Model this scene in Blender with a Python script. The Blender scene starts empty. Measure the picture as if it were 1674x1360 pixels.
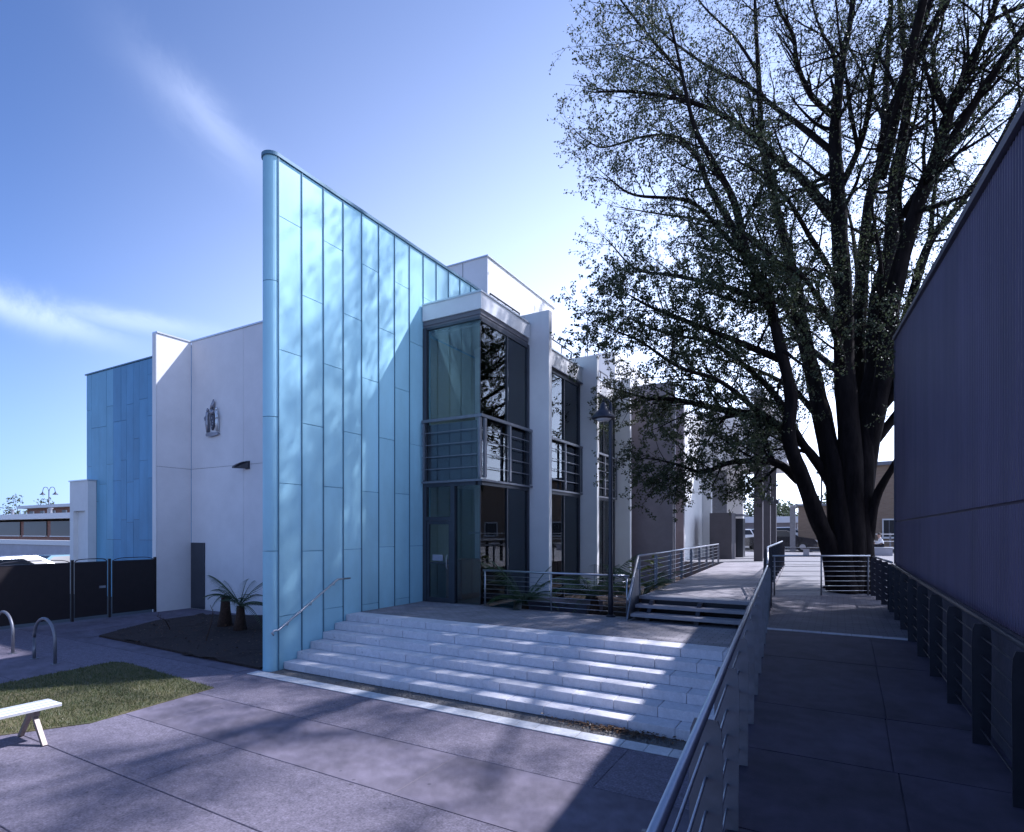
import bpy, math, random
from mathutils import Vector, Matrix
random.seed(7)
R = math.radians
S = bpy.context.scene
COL = S.collection

# ---------------------------------------------------------------- camera, sky, sun, exposure
YAW = R(29.8)
EYE = 2.65
cam = bpy.data.cameras.new('camera'); cam_o = bpy.data.objects.new('camera', cam); COL.objects.link(cam_o)
cam.sensor_fit = 'HORIZONTAL'; cam.sensor_width = 36; cam.lens = 20.0
cam.shift_y = 0.1123; cam.clip_start = 0.03; cam.clip_end = 6000
cam_o.location = (0, 0, EYE); cam_o.rotation_euler = (R(90), 0, YAW)
S.camera = cam_o

SUN = Vector((0.552, 0.649, 1.0)).normalized()
SUN_EL = math.asin(SUN.z); SUN_AZ = math.atan2(SUN.x, SUN.y)
w = bpy.data.worlds.new('World'); S.world = w; w.use_nodes = True
nt = w.node_tree; nt.nodes.clear()
out = nt.nodes.new('ShaderNodeOutputWorld'); bg = nt.nodes.new('ShaderNodeBackground')
sky = nt.nodes.new('ShaderNodeTexSky'); sky.sky_type = 'NISHITA'; sky.sun_disc = False
sky.sun_elevation = SUN_EL; sky.sun_rotation = SUN_AZ
sky.air_density = 0.5; sky.dust_density = 0.1; sky.ozone_density = 4.0
bg.inputs['Strength'].default_value = 0.125
# thin cirrus wisps mixed into the sky
tc = nt.nodes.new('ShaderNodeTexCoord')
no = nt.nodes.new('ShaderNodeTexNoise'); no.inputs['Scale'].default_value = 9; no.inputs['Detail'].default_value = 9; no.inputs['Roughness'].default_value = 0.62; no.inputs['Distortion'].default_value = .6
nt.links.new(tc.outputs['Generated'], no.inputs['Vector'])
mx = nt.nodes.new('ShaderNodeMixRGB'); mx.inputs['Color2'].default_value = (4.3, 4.6, 5.0, 1)
# pale haze towards the sun side and the horizon
def wm(op, a, b=None, clamp=False):
    n = nt.nodes.new('ShaderNodeMath'); n.operation = op; n.use_clamp = clamp
    for i, q in enumerate((a, b)):
        if q is None: continue
        if isinstance(q, (int, float)): n.inputs[i].default_value = q
        else: nt.links.new(q, n.inputs[i])
    return n.outputs[0]
sep = nt.nodes.new('ShaderNodeSeparateXYZ'); nt.links.new(tc.outputs['Generated'], sep.inputs[0])
sh_ = Vector((SUN.x, SUN.y)).normalized()
hl_ = wm('SQRT', wm('ADD', wm('ADD', wm('MULTIPLY', sep.outputs[0], sep.outputs[0]), wm('MULTIPLY', sep.outputs[1], sep.outputs[1])), 1e-4))
ca_ = wm('DIVIDE', wm('ADD', wm('MULTIPLY', sep.outputs[0], sh_.x), wm('MULTIPLY', sep.outputs[1], sh_.y)), hl_)
ca_ = wm('POWER', wm('MULTIPLY', wm('ADD', ca_, 0.38), 1/1.38, True), 1.25)
hz_ = wm('POWER', wm('SUBTRACT', 1.0, wm('ABSOLUTE', sep.outputs[2]), True), 2.0)
hz_ = wm('SUBTRACT', 1.0, wm('EXPONENT', wm('MULTIPLY', wm('MULTIPLY', ca_, hz_), -0.95)))
def vdot(v):
    n = nt.nodes.new('ShaderNodeVectorMath'); n.operation = 'DOT_PRODUCT'; n.inputs[1].default_value = tuple(v); nt.links.new(tc.outputs['Generated'], n.inputs[0]); return n.outputs['Value']
def skydir(u, v):
    d = Vector((-math.sin(YAW), math.cos(YAW), 0)) + Vector((math.cos(YAW), math.sin(YAW), 0))*((u-837)/930) + Vector((0,0,(868-v)/930)); return d.normalized()
cl_ = None
for (p0, p1, wd, amt) in (((230,90),(430,290),.028,.13),((-120,450),(170,548),.018,.34),((60,500),(330,540),.012,.2),((-300,500),(-80,470),.03,.25)):
    d0, d1 = skydir(*p0), skydir(*p1); c = (d0+d1).normalized(); tg = (d1-d0); ln = tg.length/2; tg.normalize(); bn_ = c.cross(tg).normalized()
    aa = wm('DIVIDE', vdot(tg), ln)
    ww = wm('DIVIDE', wm('ADD', vdot(bn_), wm('MULTIPLY', wm('SUBTRACT', no.outputs['Fac'], .5), wd*2.6)), wd)
    g_ = wm('EXPONENT', wm('MULTIPLY', wm('ADD', wm('MULTIPLY', aa, aa), wm('MULTIPLY', ww, ww)), -1.0))
    g_ = wm('MULTIPLY', wm('MULTIPLY', g_, wm('GREATER_THAN', vdot(c), 0.0)), wm('MULTIPLY', no.outputs['Fac'], 2*amt))
    cl_ = g_ if cl_ is None else wm('MAXIMUM', cl_, g_)
nt.links.new(cl_, mx.inputs['Fac'])
hm = nt.nodes.new('ShaderNodeMixRGB'); hm.inputs['Color2'].default_value = (12.5, 13.4, 14.0, 1)
h2 = nt.nodes.new('ShaderNodeMixRGB'); h2.inputs['Color2'].default_value = (1.15, 1.6, 2.35, 1)
nt.links.new(wm('MULTIPLY', wm('POWER', wm('SUBTRACT', 1.0, wm('ABSOLUTE', sep.outputs[2]), True), 4.0), .9), h2.inputs['Fac']); sm = nt.nodes.new('ShaderNodeVectorMath'); sm.operation = 'SCALE'; sm.inputs['Scale'].default_value = .67
nt.links.new(sky.outputs['Color'], sm.inputs[0]); nt.links.new(sm.outputs[0], h2.inputs['Color1'])
nt.links.new(hz_, hm.inputs['Fac']); nt.links.new(h2.outputs[0], hm.inputs['Color1']); nt.links.new(hm.outputs[0], mx.inputs['Color1']); nt.links.new(mx.outputs[0], bg.inputs['Color'])
nt.links.new(bg.outputs[0], out.inputs['Surface'])

sl = bpy.data.lights.new('sun', 'SUN'); sl.energy = 2.2; sl.angle = R(0.75); sl.color = (1.0, 0.97, 0.93)
so = bpy.data.objects.new('sun', sl); COL.objects.link(so)
so.rotation_euler = SUN.to_track_quat('Z', 'Y').to_euler(); so.location = (20, 25, 40)
vs = S.view_settings
vs.view_transform = 'Standard'; vs.look = 'None'; vs.gamma = 1.0; vs.use_curve_mapping = False
vs.exposure = 1.72
vs.use_white_balance = True; vs.white_balance_temperature = 5700; vs.white_balance_tint = 18
S.cycles.max_bounces = 8; S.cycles.transparent_max_bounces = 16

# ---------------------------------------------------------------- helpers
FW = Vector((-math.sin(YAW), math.cos(YAW), 0)); RT = Vector((math.cos(YAW), math.sin(YAW), 0))
def ray(u, v): return FW + RT * ((u - 837) / 930) + Vector((0, 0, (868 - v) / 930))
def at(u, v, t): return Vector((0, 0, EYE)) + ray(u, v) * t            # point t metres in front
def onz(u, v, z):
    d = ray(u, v); return Vector((0, 0, EYE)) + d * ((z - EYE) / d.z)
def ony(u, v, y):
    d = ray(u, v); return Vector((0, 0, EYE)) + d * (y / d.y)
def onx(u, v, x):
    d = ray(u, v); return Vector((0, 0, EYE)) + d * (x / d.x)

ORG = {}
class MB:
    def __init__(s): s.v = []; s.f = []
    def add(s, vs, fs):
        n = len(s.v); s.v.extend([Vector(p) for p in vs]); s.f.extend([tuple(i + n for i in f) for f in fs]); return s
    def box(s, x0, x1, y0, y1, z0, z1):
        return s.add([(x0,y0,z0),(x1,y0,z0),(x1,y1,z0),(x0,y1,z0),(x0,y0,z1),(x1,y0,z1),(x1,y1,z1),(x0,y1,z1)],
                     [(3,2,1,0),(4,5,6,7),(0,1,5,4),(1,2,6,5),(2,3,7,6),(3,0,4,7)])
    def cbox(s, x0, x1, y0, y1, z0, z1, c=0.008):
        # box with chamfered top edges
        return s.add([(x0,y0,z0),(x1,y0,z0),(x1,y1,z0),(x0,y1,z0),(x0,y0,z1-c),(x1,y0,z1-c),(x1,y1,z1-c),(x0,y1,z1-c),
                      (x0+c,y0+c,z1),(x1-c,y0+c,z1),(x1-c,y1-c,z1),(x0+c,y1-c,z1)],
                     [(3,2,1,0),(8,9,10,11),(0,1,5,4),(1,2,6,5),(2,3,7,6),(3,0,4,7),(4,5,9,8),(5,6,10,9),(6,7,11,10),(7,4,8,11)])
    def prism(s, loop, off):
        n = len(loop); off = Vector(off); a = [Vector(p) for p in loop]
        return s.add(a + [p + off for p in a], [tuple(range(n))[::-1], tuple(range(n, 2*n))] + [(i, (i+1) % n, n+(i+1) % n, n+i) for i in range(n)])
    def beam(s, a, b, wx, wy, up=(0,0,1)):
        a = Vector(a); b = Vector(b); d = (b-a).normalized(); up = Vector(up)
        if abs(d.dot(up)) > .97: up = Vector((1,0,0))
        x = d.cross(up).normalized() * wx/2; y = x.cross(d).normalized() * wy/2
        return s.prism([a-x-y, a+x-y, a+x+y, a-x+y], b-a)
    def tube(s, pts, rad, n=8, cap=True):
        pts = [Vector(p) for p in pts]; m = len(pts)
        if not hasattr(rad, '__len__'): rad = [rad]*m
        base = len(s.v); ref = None
        for i, p in enumerate(pts):
            d = (pts[min(i+1, m-1)] - pts[max(i-1, 0)])
            d = d.normalized() if d.length > 1e-9 else Vector((0,0,1))
            if ref is None:
                ref = d.orthogonal().normalized()
            ref = (ref - d * ref.dot(d)); ref = ref.normalized() if ref.length > 1e-6 else d.orthogonal().normalized()
            b = d.cross(ref)
            for k in range(n):
                a = 2*math.pi*k/n
                s.v.append(p + (ref*math.cos(a) + b*math.sin(a))*rad[i])
        for i in range(m-1):
            for k in range(n):
                k2 = (k+1) % n
                s.f.append((base+i*n+k, base+i*n+k2, base+(i+1)*n+k2, base+(i+1)*n+k))
        if cap:
            s.f.append(tuple(base+k for k in range(n))[::-1]); s.f.append(tuple(base+(m-1)*n+k for k in range(n)))
        return s
    def lathe(s, c, prof, n=16):
        c = Vector(c); return s.tube([c+Vector((0,0,z)) for r, z in prof], [max(r, 1e-4) for r, z in prof], n)
    def build(s, name, mat, parent=None, smooth=False, origin=None):
        if parent is not None: o0 = ORG[parent.name]
        elif origin is not None: o0 = Vector(origin)
        else:
            xs = [p.x for p in s.v]; ys = [p.y for p in s.v]; zs = [p.z for p in s.v]
            o0 = Vector(((min(xs)+max(xs))/2, (min(ys)+max(ys))/2, min(zs)))
        me = bpy.data.meshes.new(name)
        me.from_pydata([tuple(p-o0) for p in s.v], [], s.f)
        if mat: me.materials.append(mat)
        if smooth: me.polygons.foreach_set('use_smooth', [True]*len(me.polygons))
        me.update()
        o = bpy.data.objects.new(name, me); COL.objects.link(o)
        if parent is not None: o.parent = parent
        else: o.location = o0
        ORG[o.name] = o0
        return o
def tag(o, label=None, cat=None, group=None, kind=None):
    if label: o['label'] = label
    if cat: o['category'] = cat
    if group: o['group'] = group
    if kind: o['kind'] = kind
    return o
def thing(name, loc, label, cat, group=None):
    o = bpy.data.objects.new(name, None); o.location = loc; COL.objects.link(o); o.empty_display_size = .2
    ORG[o.name] = Vector(loc); return tag(o, label, cat, group)
def copy_tree(o, parent=None):
    c = o.copy(); COL.objects.link(c)
    c.parent = parent
    for ch in list(o.children): copy_tree(ch, c)
    return c
def box(name, mat, parent, *b): return MB().box(*b).build(name, mat, parent)

# ---------------------------------------------------------------- materials
def mat(name, col, rough=.6, metal=0, var=0.0, scale=3.0, bump=0.0, bscale=60, rnd=0.0, spec=.5, col2=None, vscale=(1,1,1), coat=0, dirt=0.0, spots=0.0):
    m = bpy.data.materials.new(name); m.use_nodes = True; t = m.node_tree; b = t.nodes['Principled BSDF']
    b.inputs['Roughness'].default_value = rough; b.inputs['Metallic'].default_value = metal
    b.inputs['Specular IOR Level'].default_value = spec; b.inputs['Coat Weight'].default_value = coat
    b.inputs['Base Color'].default_value = (*col, 1)
    g = t.nodes.new('ShaderNodeNewGeometry'); mpn = t.nodes.new('ShaderNodeMapping'); mpn.inputs['Scale'].default_value = vscale
    t.links.new(g.outputs['Position'], mpn.inputs['Vector'])
    cur = None
    if var or col2:
        n = t.nodes.new('ShaderNodeTexNoise'); n.inputs['Scale'].default_value = scale; n.inputs['Detail'].default_value = 8; n.inputs['Roughness'].default_value = .62
        t.links.new(mpn.outputs[0], n.inputs['Vector'])
        r = t.nodes.new('ShaderNodeValToRGB'); r.color_ramp.elements[0].position = .3; r.color_ramp.elements[1].position = .7
        c2 = col2 or tuple(min(1, c*(1+var)) for c in col)
        c1 = tuple(c*(1-var) for c in col) if not col2 else col
        r.color_ramp.elements[0].color = (*c1, 1); r.color_ramp.elements[1].color = (*c2, 1)
        t.links.new(n.outputs['Fac'], r.inputs['Fac']); cur = r.outputs['Color']
    if dirt:
        n2 = t.nodes.new('ShaderNodeTexNoise'); n2.inputs['Scale'].default_value = scale*.23+.11; n2.inputs['Detail'].default_value = 6; n2.inputs['Roughness'].default_value = .7
        t.links.new(g.outputs['Position'], n2.inputs['Vector'])
        r2 = t.nodes.new('ShaderNodeValToRGB'); r2.color_ramp.elements[0].position = .36; r2.color_ramp.elements[1].position = .62
        r2.color_ramp.elements[0].color = (1-dirt, 1-dirt, 1-dirt, 1); r2.color_ramp.elements[1].color = (1,1,1,1)
        t.links.new(n2.outputs['Fac'], r2.inputs['Fac'])
        mm = t.nodes.new('ShaderNodeMixRGB'); mm.blend_type = 'MULTIPLY'; mm.inputs['Fac'].default_value = 1
        if cur is None: mm.inputs['Color1'].default_value = (*col, 1)
        else: t.links.new(cur, mm.inputs['Color1'])
        t.links.new(r2.outputs['Color'], mm.inputs['Color2']); cur = mm.outputs[0]
    if spots:
        vo = t.nodes.new('ShaderNodeTexVoronoi'); vo.inputs['Scale'].default_value = 3.3; vo.inputs['Randomness'].default_value = 1
        t.links.new(g.outputs['Position'], vo.inputs['Vector'])
        r3 = t.nodes.new('ShaderNodeValToRGB'); r3.color_ramp.elements[0].position = .05; r3.color_ramp.elements[1].position = .085
        r3.color_ramp.elements[0].color = (1-spots,)*3+(1,); r3.color_ramp.elements[1].color = (1,1,1,1)
        t.links.new(vo.outputs['Distance'], r3.inputs['Fac'])
        m3 = t.nodes.new('ShaderNodeMixRGB'); m3.blend_type = 'MULTIPLY'; m3.inputs['Fac'].default_value = 1
        t.links.new(cur, m3.inputs['Color1']); t.links.new(r3.outputs['Color'], m3.inputs['Color2']); cur = m3.outputs[0]
    if rnd:
        oi = t.nodes.new('ShaderNodeObjectInfo'); mr = t.nodes.new('ShaderNodeMapRange')
        mr.inputs['To Min'].default_value = 1-rnd; mr.inputs['To Max'].default_value = 1+rnd
        t.links.new(oi.outputs['Random'], mr.inputs['Value'])
        hs = t.nodes.new('ShaderNodeHueSaturation'); hs.inputs['Color'].default_value = (*col, 1)
        if cur is not None: t.links.new(cur, hs.inputs['Color'])
        t.links.new(mr.outputs[0], hs.inputs['Value']); cur = hs.outputs['Color']
    if cur is not None: t.links.new(cur, b.inputs['Base Color'])
    if bump:
        n3 = t.nodes.new('ShaderNodeTexNoise'); n3.inputs['Scale'].default_value = bscale; n3.inputs['Detail'].default_value = 5
        t.links.new(mpn.outputs[0], n3.inputs['Vector'])
        bp = t.nodes.new('ShaderNodeBump'); bp.inputs['Strength'].default_value = bump; bp.inputs['Distance'].default_value = .02
        t.links.new(n3.outputs['Fac'], bp.inputs['Height']); t.links.new(bp.outputs[0], b.inputs['Normal'])
    return m
def leafmat(name, col, col2, trans=.35):
    m = bpy.data.materials.new(name); m.use_nodes = True; t = m.node_tree; t.nodes.clear()
    o = t.nodes.new('ShaderNodeOutputMaterial'); d = t.nodes.new('ShaderNodeBsdfPrincipled'); tr = t.nodes.new('ShaderNodeBsdfTranslucent'); mxs = t.nodes.new('ShaderNodeMixShader')
    g = t.nodes.new('ShaderNodeNewGeometry'); r = t.nodes.new('ShaderNodeValToRGB')
    r.color_ramp.elements[0].color = (*col, 1); r.color_ramp.elements[1].color = (*col2, 1)
    t.links.new(g.outputs['Random Per Island'], r.inputs['Fac']); t.links.new(r.outputs[0], d.inputs['Base Color'])
    t.links.new(r.outputs[0], tr.inputs['Color'])
    d.inputs['Roughness'].default_value = .45; mxs.inputs['Fac'].default_value = trans
    t.links.new(d.outputs[0], mxs.inputs[1]); t.links.new(tr.outputs[0], mxs.inputs[2]); t.links.new(mxs.outputs[0], o.inputs['Surface'])
    return m
def glassmat(name, tint, ior=1.75):
    m = bpy.data.materials.new(name); m.use_nodes = True; t = m.node_tree; t.nodes.clear()
    o = t.nodes.new('ShaderNodeOutputMaterial'); tr = t.nodes.new('ShaderNodeBsdfTransparent'); gl = t.nodes.new('ShaderNodeBsdfGlossy'); mxs = t.nodes.new('ShaderNodeMixShader')
    fr = t.nodes.new('ShaderNodeFresnel'); fr.inputs['IOR'].default_value = ior
    tr.inputs['Color'].default_value = (*tint, 1); gl.inputs['Roughness'].default_value = .01; gl.inputs['Color'].default_value = (.9,.95,1,1)
    n = t.nodes.new('ShaderNodeTexNoise'); n.inputs['Scale'].default_value = .9; bp = t.nodes.new('ShaderNodeBump'); bp.inputs['Strength'].default_value = .006
    g = t.nodes.new('ShaderNodeNewGeometry'); t.links.new(g.outputs['Position'], n.inputs['Vector'])
    t.links.new(n.outputs['Fac'], bp.inputs['Height']); t.links.new(bp.outputs[0], gl.inputs['Normal'])
    t.links.new(fr.outputs[0], mxs.inputs['Fac']); t.links.new(tr.outputs[0], mxs.inputs[1]); t.links.new(gl.outputs[0], mxs.inputs[2]); t.links.new(mxs.outputs[0], o.inputs['Surface'])
    return m
def brickmat(name, c1, c2, mortar, sc=1.0, bw=.24, bh=.085):
    m = mat(name, c1, .85); t = m.node_tree; b = t.nodes['Principled BSDF']
    g = t.nodes.new('ShaderNodeNewGeometry'); sx = t.nodes.new('ShaderNodeSeparateXYZ'); cx = t.nodes.new('ShaderNodeCombineXYZ'); ad = t.nodes.new('ShaderNodeMath')
    t.links.new(g.outputs['Position'], sx.inputs[0]); t.links.new(sx.outputs[0], ad.inputs[0]); t.links.new(sx.outputs[1], ad.inputs[1])
    t.links.new(ad.outputs[0], cx.inputs[0]); t.links.new(sx.outputs[2], cx.inputs[1])
    br = t.nodes.new('ShaderNodeTexBrick'); br.inputs['Scale'].default_value = sc; br.inputs['Brick Width'].default_value = bw; br.inputs['Row Height'].default_value = bh
    br.inputs['Mortar Size'].default_value = .008; br.inputs['Color1'].default_value = (*c1,1); br.inputs['Color2'].default_value = (*c2,1); br.inputs['Mortar'].default_value = (*mortar,1)
    t.links.new(cx.outputs[0], br.inputs['Vector']); t.links.new(br.outputs['Color'], b.inputs['Base Color'])
    return m
def pavermat(name, c1, c2, mortar, bw, bh):
    m = mat(name, c1, .8); t = m.node_tree; b = t.nodes['Principled BSDF']
    g = t.nodes.new('ShaderNodeNewGeometry')
    br = t.nodes.new('ShaderNodeTexBrick'); br.inputs['Scale'].default_value = 1; br.inputs['Brick Width'].default_value = bw; br.inputs['Row Height'].default_value = bh
    br.inputs['Mortar Size'].default_value = .006; br.inputs['Color1'].default_value = (*c1,1); br.inputs['Color2'].default_value = (*c2,1); br.inputs['Mortar'].default_value = (*mortar,1)
    t.links.new(g.outputs['Position'], br.inputs['Vector'])
    n = t.nodes.new('ShaderNodeTexNoise'); n.inputs['Scale'].default_value = 1.3; n.inputs['Detail'].default_value = 8
    t.links.new(g.outputs['Position'], n.inputs['Vector'])
    mm = t.nodes.new('ShaderNodeMixRGB'); mm.blend_type = 'OVERLAY'; mm.inputs['Fac'].default_value = .6
    t.links.new(br.outputs['Color'], mm.inputs['Color1']); t.links.new(n.outputs['Fac'], mm.inputs['Color2']); t.links.new(mm.outputs[0], b.inputs['Base Color'])
    bp = t.nodes.new('ShaderNodeBump'); bp.inputs['Strength'].default_value = .35; bp.inputs['Distance'].default_value = .01
    t.links.new(br.outputs['Fac'], bp.inputs['Height']); bp.invert = True; t.links.new(bp.outputs[0], b.inputs['Normal'])
    return m

M = {}
M['blue'] = mat('blue_zinc_panel', (.37,.66,.77), .48, 0, var=.10, scale=1.1, rnd=.05, spec=.55, vscale=(1,1,.25), bump=.03, bscale=6, dirt=.12)
M['blue_seam'] = mat('blue_zinc_seam', (.10,.20,.27), .45, .1, var=.1)
M['blue_dark'] = mat('deep_blue_panel', (.12,.31,.50), .5, 0, var=.12, scale=1.5, rnd=.10, vscale=(1,1,.3), dirt=.1)
M['blue_lit'] = mat('lit_blue_panel', (.20,.44,.60), .5, 0, var=.10, scale=1.5, rnd=.06, vscale=(1,1,.3), dirt=.1)  # paler copy: colour stands in for light on a turned wall end
M['white'] = mat('white_render', (.80,.79,.77), .7, 0, var=.035, scale=1.6, bump=.04, bscale=90, dirt=.07)
M['white_panel'] = mat('white_precast_panel', (.80,.78,.77), .7, 0, var=.04, scale=1.2, bump=.05, bscale=70, rnd=.02, dirt=.09)
M['spandrel'] = mat('grey_spandrel_panel', (.20,.21,.24), .5)
M['wall_concrete'] = mat('grey_offform_concrete', (.30,.285,.31), .8, 0, var=.08, scale=2, bump=.08, bscale=60, dirt=.15)  # the concrete's own grey, for the projecting and shed walls
M['darkgrey'] = mat('charcoal_render', (.075,.07,.08), .7, 0, var=.1, scale=3)
M['joint'] = mat('dark_joint', (.10,.10,.11), .8)
M['coping'] = mat('pale_metal_coping', (.62,.64,.66), .35, .6)
M['frame'] = mat('dark_grey_window_frame', (.075,.08,.095), .4, .5, var=.1)
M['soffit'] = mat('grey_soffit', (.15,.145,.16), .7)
M['steel'] = mat('brushed_stainless', (.46,.47,.50), .36, .9, var=.05, scale=30)
M['galv'] = mat('galvanised_steel', (.22,.225,.25), .5, .6, var=.15, scale=9)
M['darksteel'] = mat('dark_painted_steel', (.035,.035,.045), .4, .3, var=.2, scale=8)
M['glass'] = glassmat('tinted_window_glass', (.72,.83,.80), 1.75)
M['glass_front'] = glassmat('clear_entrance_glass', (.80,.84,.84), 1.45)
M['glass_dark'] = glassmat('plain_window_glass', (.30,.35,.37), 1.6)
M['conc'] = mat('exposed_aggregate_concrete', (.195,.172,.215), .85, 0, var=.48, scale=42, bump=.25, bscale=190, rnd=.07, dirt=.34, spots=.45)
M['conc_smooth'] = mat('trowelled_concrete', (.178,.155,.195), .8, 0, var=.14, scale=6, bump=.12, bscale=140, rnd=.09, dirt=.38, spots=.4)
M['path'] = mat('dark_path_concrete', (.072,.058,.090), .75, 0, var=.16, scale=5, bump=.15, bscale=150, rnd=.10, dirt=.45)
M['stone'] = mat('pale_step_stone', (.70,.68,.70), .75, 0, var=.07, scale=40, bump=.12, bscale=160, rnd=.06, dirt=.14, spots=.3)
M['tile'] = mat('white_paving_tile', (.66,.66,.66), .7, 0, var=.10, scale=20, bump=.1, bscale=150, rnd=.06, dirt=.2)
M['tile_dim'] = mat('grey_paving_tile', (.58,.57,.62), .75, 0, var=.12, scale=20, bump=.2, bscale=120, rnd=.06, dirt=.25)
M['pavers'] = pavermat('brick_pavers', (.25,.23,.24), (.31,.285,.295), (.12,.11,.12), .23, .115)
M['pavers_shaded'] = pavermat('shaded_pavers', (.13,.115,.135), (.16,.145,.165), (.06,.055,.065), .23, .115)  # darker copy of the pavers, with the landing's shade put into the colour
M['slabstep'] = mat('bluish_precast_tread', (.30,.29,.31), .55, 0, var=.1, scale=8, rnd=.05, dirt=.15)
M['stair_shade'] = mat('shade_under_stairs', (.02,.02,.022), .9)
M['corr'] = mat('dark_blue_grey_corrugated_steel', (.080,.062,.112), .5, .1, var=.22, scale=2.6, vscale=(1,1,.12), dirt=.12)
M['corr_trim'] = mat('dark_roof_trim', (.07,.07,.10), .5, .1)
M['plinth'] = mat('dark_brick_plinth', (.050,.044,.060), .85, 0, var=.2, scale=9, bump=.2, bscale=30)
M['bark'] = mat('dark_elm_bark', (.017,.0135,.013), 1.0, 0, var=.45, scale=9, bump=1.0, bscale=14, vscale=(1,1,.22), spec=.15)
M['leaf'] = leafmat('elm_leaf', (.022,.034,.016), (.085,.105,.045), .38)
M['leaf2'] = leafmat('pale_far_leaf', (.045,.065,.035), (.10,.13,.07), .3)
M['fern'] = leafmat('fern_frond', (.035,.075,.030), (.085,.15,.055), .35)
M['yleaf'] = leafmat('yellow_green_leaf', (.12,.17,.035), (.28,.30,.09), .45)
M['fern_trunk'] = mat('fibrous_fern_trunk', (.075,.042,.028), .95, 0, var=.4, scale=20, bump=1, bscale=40)
M['soil'] = mat('dark_mulch_soil', (.042,.026,.020), .95, 0, var=.45, scale=16, bump=1, bscale=50)
M['debris'] = leafmat('dead_leaf', (.05,.028,.012), (.16,.085,.035), .1)
M['gravel'] = mat('grey_gravel', (.16,.15,.14), .9, 0, var=.3, scale=40)
M['lawn'] = mat('lawn_thatch', (.070,.082,.032), .95, 0, col2=(.18,.15,.075), scale=1.1, bump=.6, bscale=90)
M['blade_g'] = leafmat('grass_blade', (.048,.085,.022), (.18,.17,.07), .25)
M['fence'] = mat('black_brown_fence_mesh', (.014,.009,.010), .55, 0, var=.25, scale=5)
M['brick_tan'] = brickmat('tan_brick', (.24,.165,.11), (.29,.205,.14), (.24,.2,.165))
M['brick_red'] = brickmat('red_brown_brick', (.22,.09,.065), (.32,.14,.09), (.30,.24,.2))
M['roofwhite'] = mat('white_metal_roof', (.72,.72,.72), .5)
M['wallgrey'] = mat('grey_rendered_wall', (.45,.45,.5), .8, var=.06, dirt=.1)
M['dark'] = mat('dark_glazing_void', (.02,.022,.026), .3)
M['bench'] = mat('pale_aluminium', (.70,.70,.70), .4, .35, var=.05, scale=20)
M['benchleg'] = mat('worn_bench_leg', (.24,.20,.18), .5, .5, var=.2, scale=20)
M['asphalt'] = mat('asphalt', (.055,.055,.058), .9, 0, var=.15, scale=20, bump=.2, bscale=150)
M['pavement'] = mat('pale_far_pavement', (.24,.23,.235), .85, 0, var=.1, scale=3, dirt=.15)
M['earth'] = mat('ground_earth', (.11,.105,.095), .95, 0, var=.2, scale=.6)
M['int_olive'] = mat('olive_grey_interior_wall', (.42,.41,.35), .8)
M['int_brown'] = mat('brown_interior_wall', (.34,.20,.15), .8, var=.1)
M['int_pale'] = mat('pale_interior_wall', (.70,.70,.68), .8)
M['int_floor'] = mat('interior_floor', (.36,.31,.26), .5)
M['tyre'] = mat('tyre_rubber', (.02,.02,.02), .8)
M['carwhite'] = mat('white_car_paint', (.75,.76,.78), .25, coat=.8)
M['carteal'] = mat('teal_car_paint', (.05,.12,.16), .25, .3, coat=.8)
M['cardark'] = mat('dark_car_paint', (.022,.022,.026), .25, .3, coat=.8)
M['carsilver'] = mat('silver_car_paint', (.45,.47,.52), .3, .6, coat=.6)
M['lamp_glow'] = mat('headlight_lens', (.7,.7,.7), .1, coat=1)
M['crest'] = mat('cast_metal_crest', (.30,.30,.34), .35, .7, var=.3, scale=25)
M['crest_dark'] = mat('dark_cast_metal', (.10,.10,.13), .4, .6)
M['skin'] = mat('skin', (.42,.26,.19), .6)
M['shirt'] = mat('white_cotton_shirt', (.75,.75,.76), .9)
M['trouser'] = mat('dark_trousers', (.02,.02,.028), .9)
M['hair'] = mat('dark_hair', (.015,.012,.01), .6)
M['sign'] = mat('pale_notice_paper', (.35,.36,.42), .6)
M['hill'] = mat('green_hill', (.07,.10,.05), .95, var=.3, scale=.05)

# ---------------------------------------------------------------- setting: grounds
ground = MB().add([(-3000,-3000,-.05),(3000,-3000,-.05),(3000,3000,-.05),(-3000,3000,-.05)], [(0,1,2,3)]).build('ground', M['earth'])
tag(ground, kind='structure')
PZ, TZ, DZ = .99, .85, 1.30           # path, terrace, deck levels
def railx(y): return -.27 - .0769*y   # left edge of the raised path

fore = tag(MB().box(-19.6, -.2, -8, 11.5, -.30, -.012).build('forecourt', M['conc_smooth']), kind='structure')
ys = [-6, -3.2, -.6, 1.0, 2.15, 3.25, 4.37, 5.52, 6.70]
for j in range(len(ys)-1):
    y0, y1 = ys[j], ys[j+1]
    xs = [-19.3, -14.9, -11.0] + ([-6.4, -2.2] if j % 2 else [-8.2, -3.9]) + [None]
    for i in range(len(xs)-1):
        x0 = xs[i]; g = .004
        a0 = xs[i+1] if xs[i+1] is not None else None
        z = random.uniform(-.0015, .0015)
        if a0 is not None: b = MB().cbox(x0+g, a0-g, y0+g, y1-g, -.1, z, .006)
        else:
            xa, xb = railx(y0)-.03, railx(y1)-.03
            b = MB().prism([(x0+g,y0+g,-.1),(xa,y0+g,-.1),(xb,y1-g,-.1),(x0+g,y1-g,-.1)], (0,0,.1+z))
        b.build('paving_slab', M['conc'] if j != 6 else M['conc_smooth'], fore)
xs = [-19.3, -17.35, -14.0, -9.75]
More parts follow.
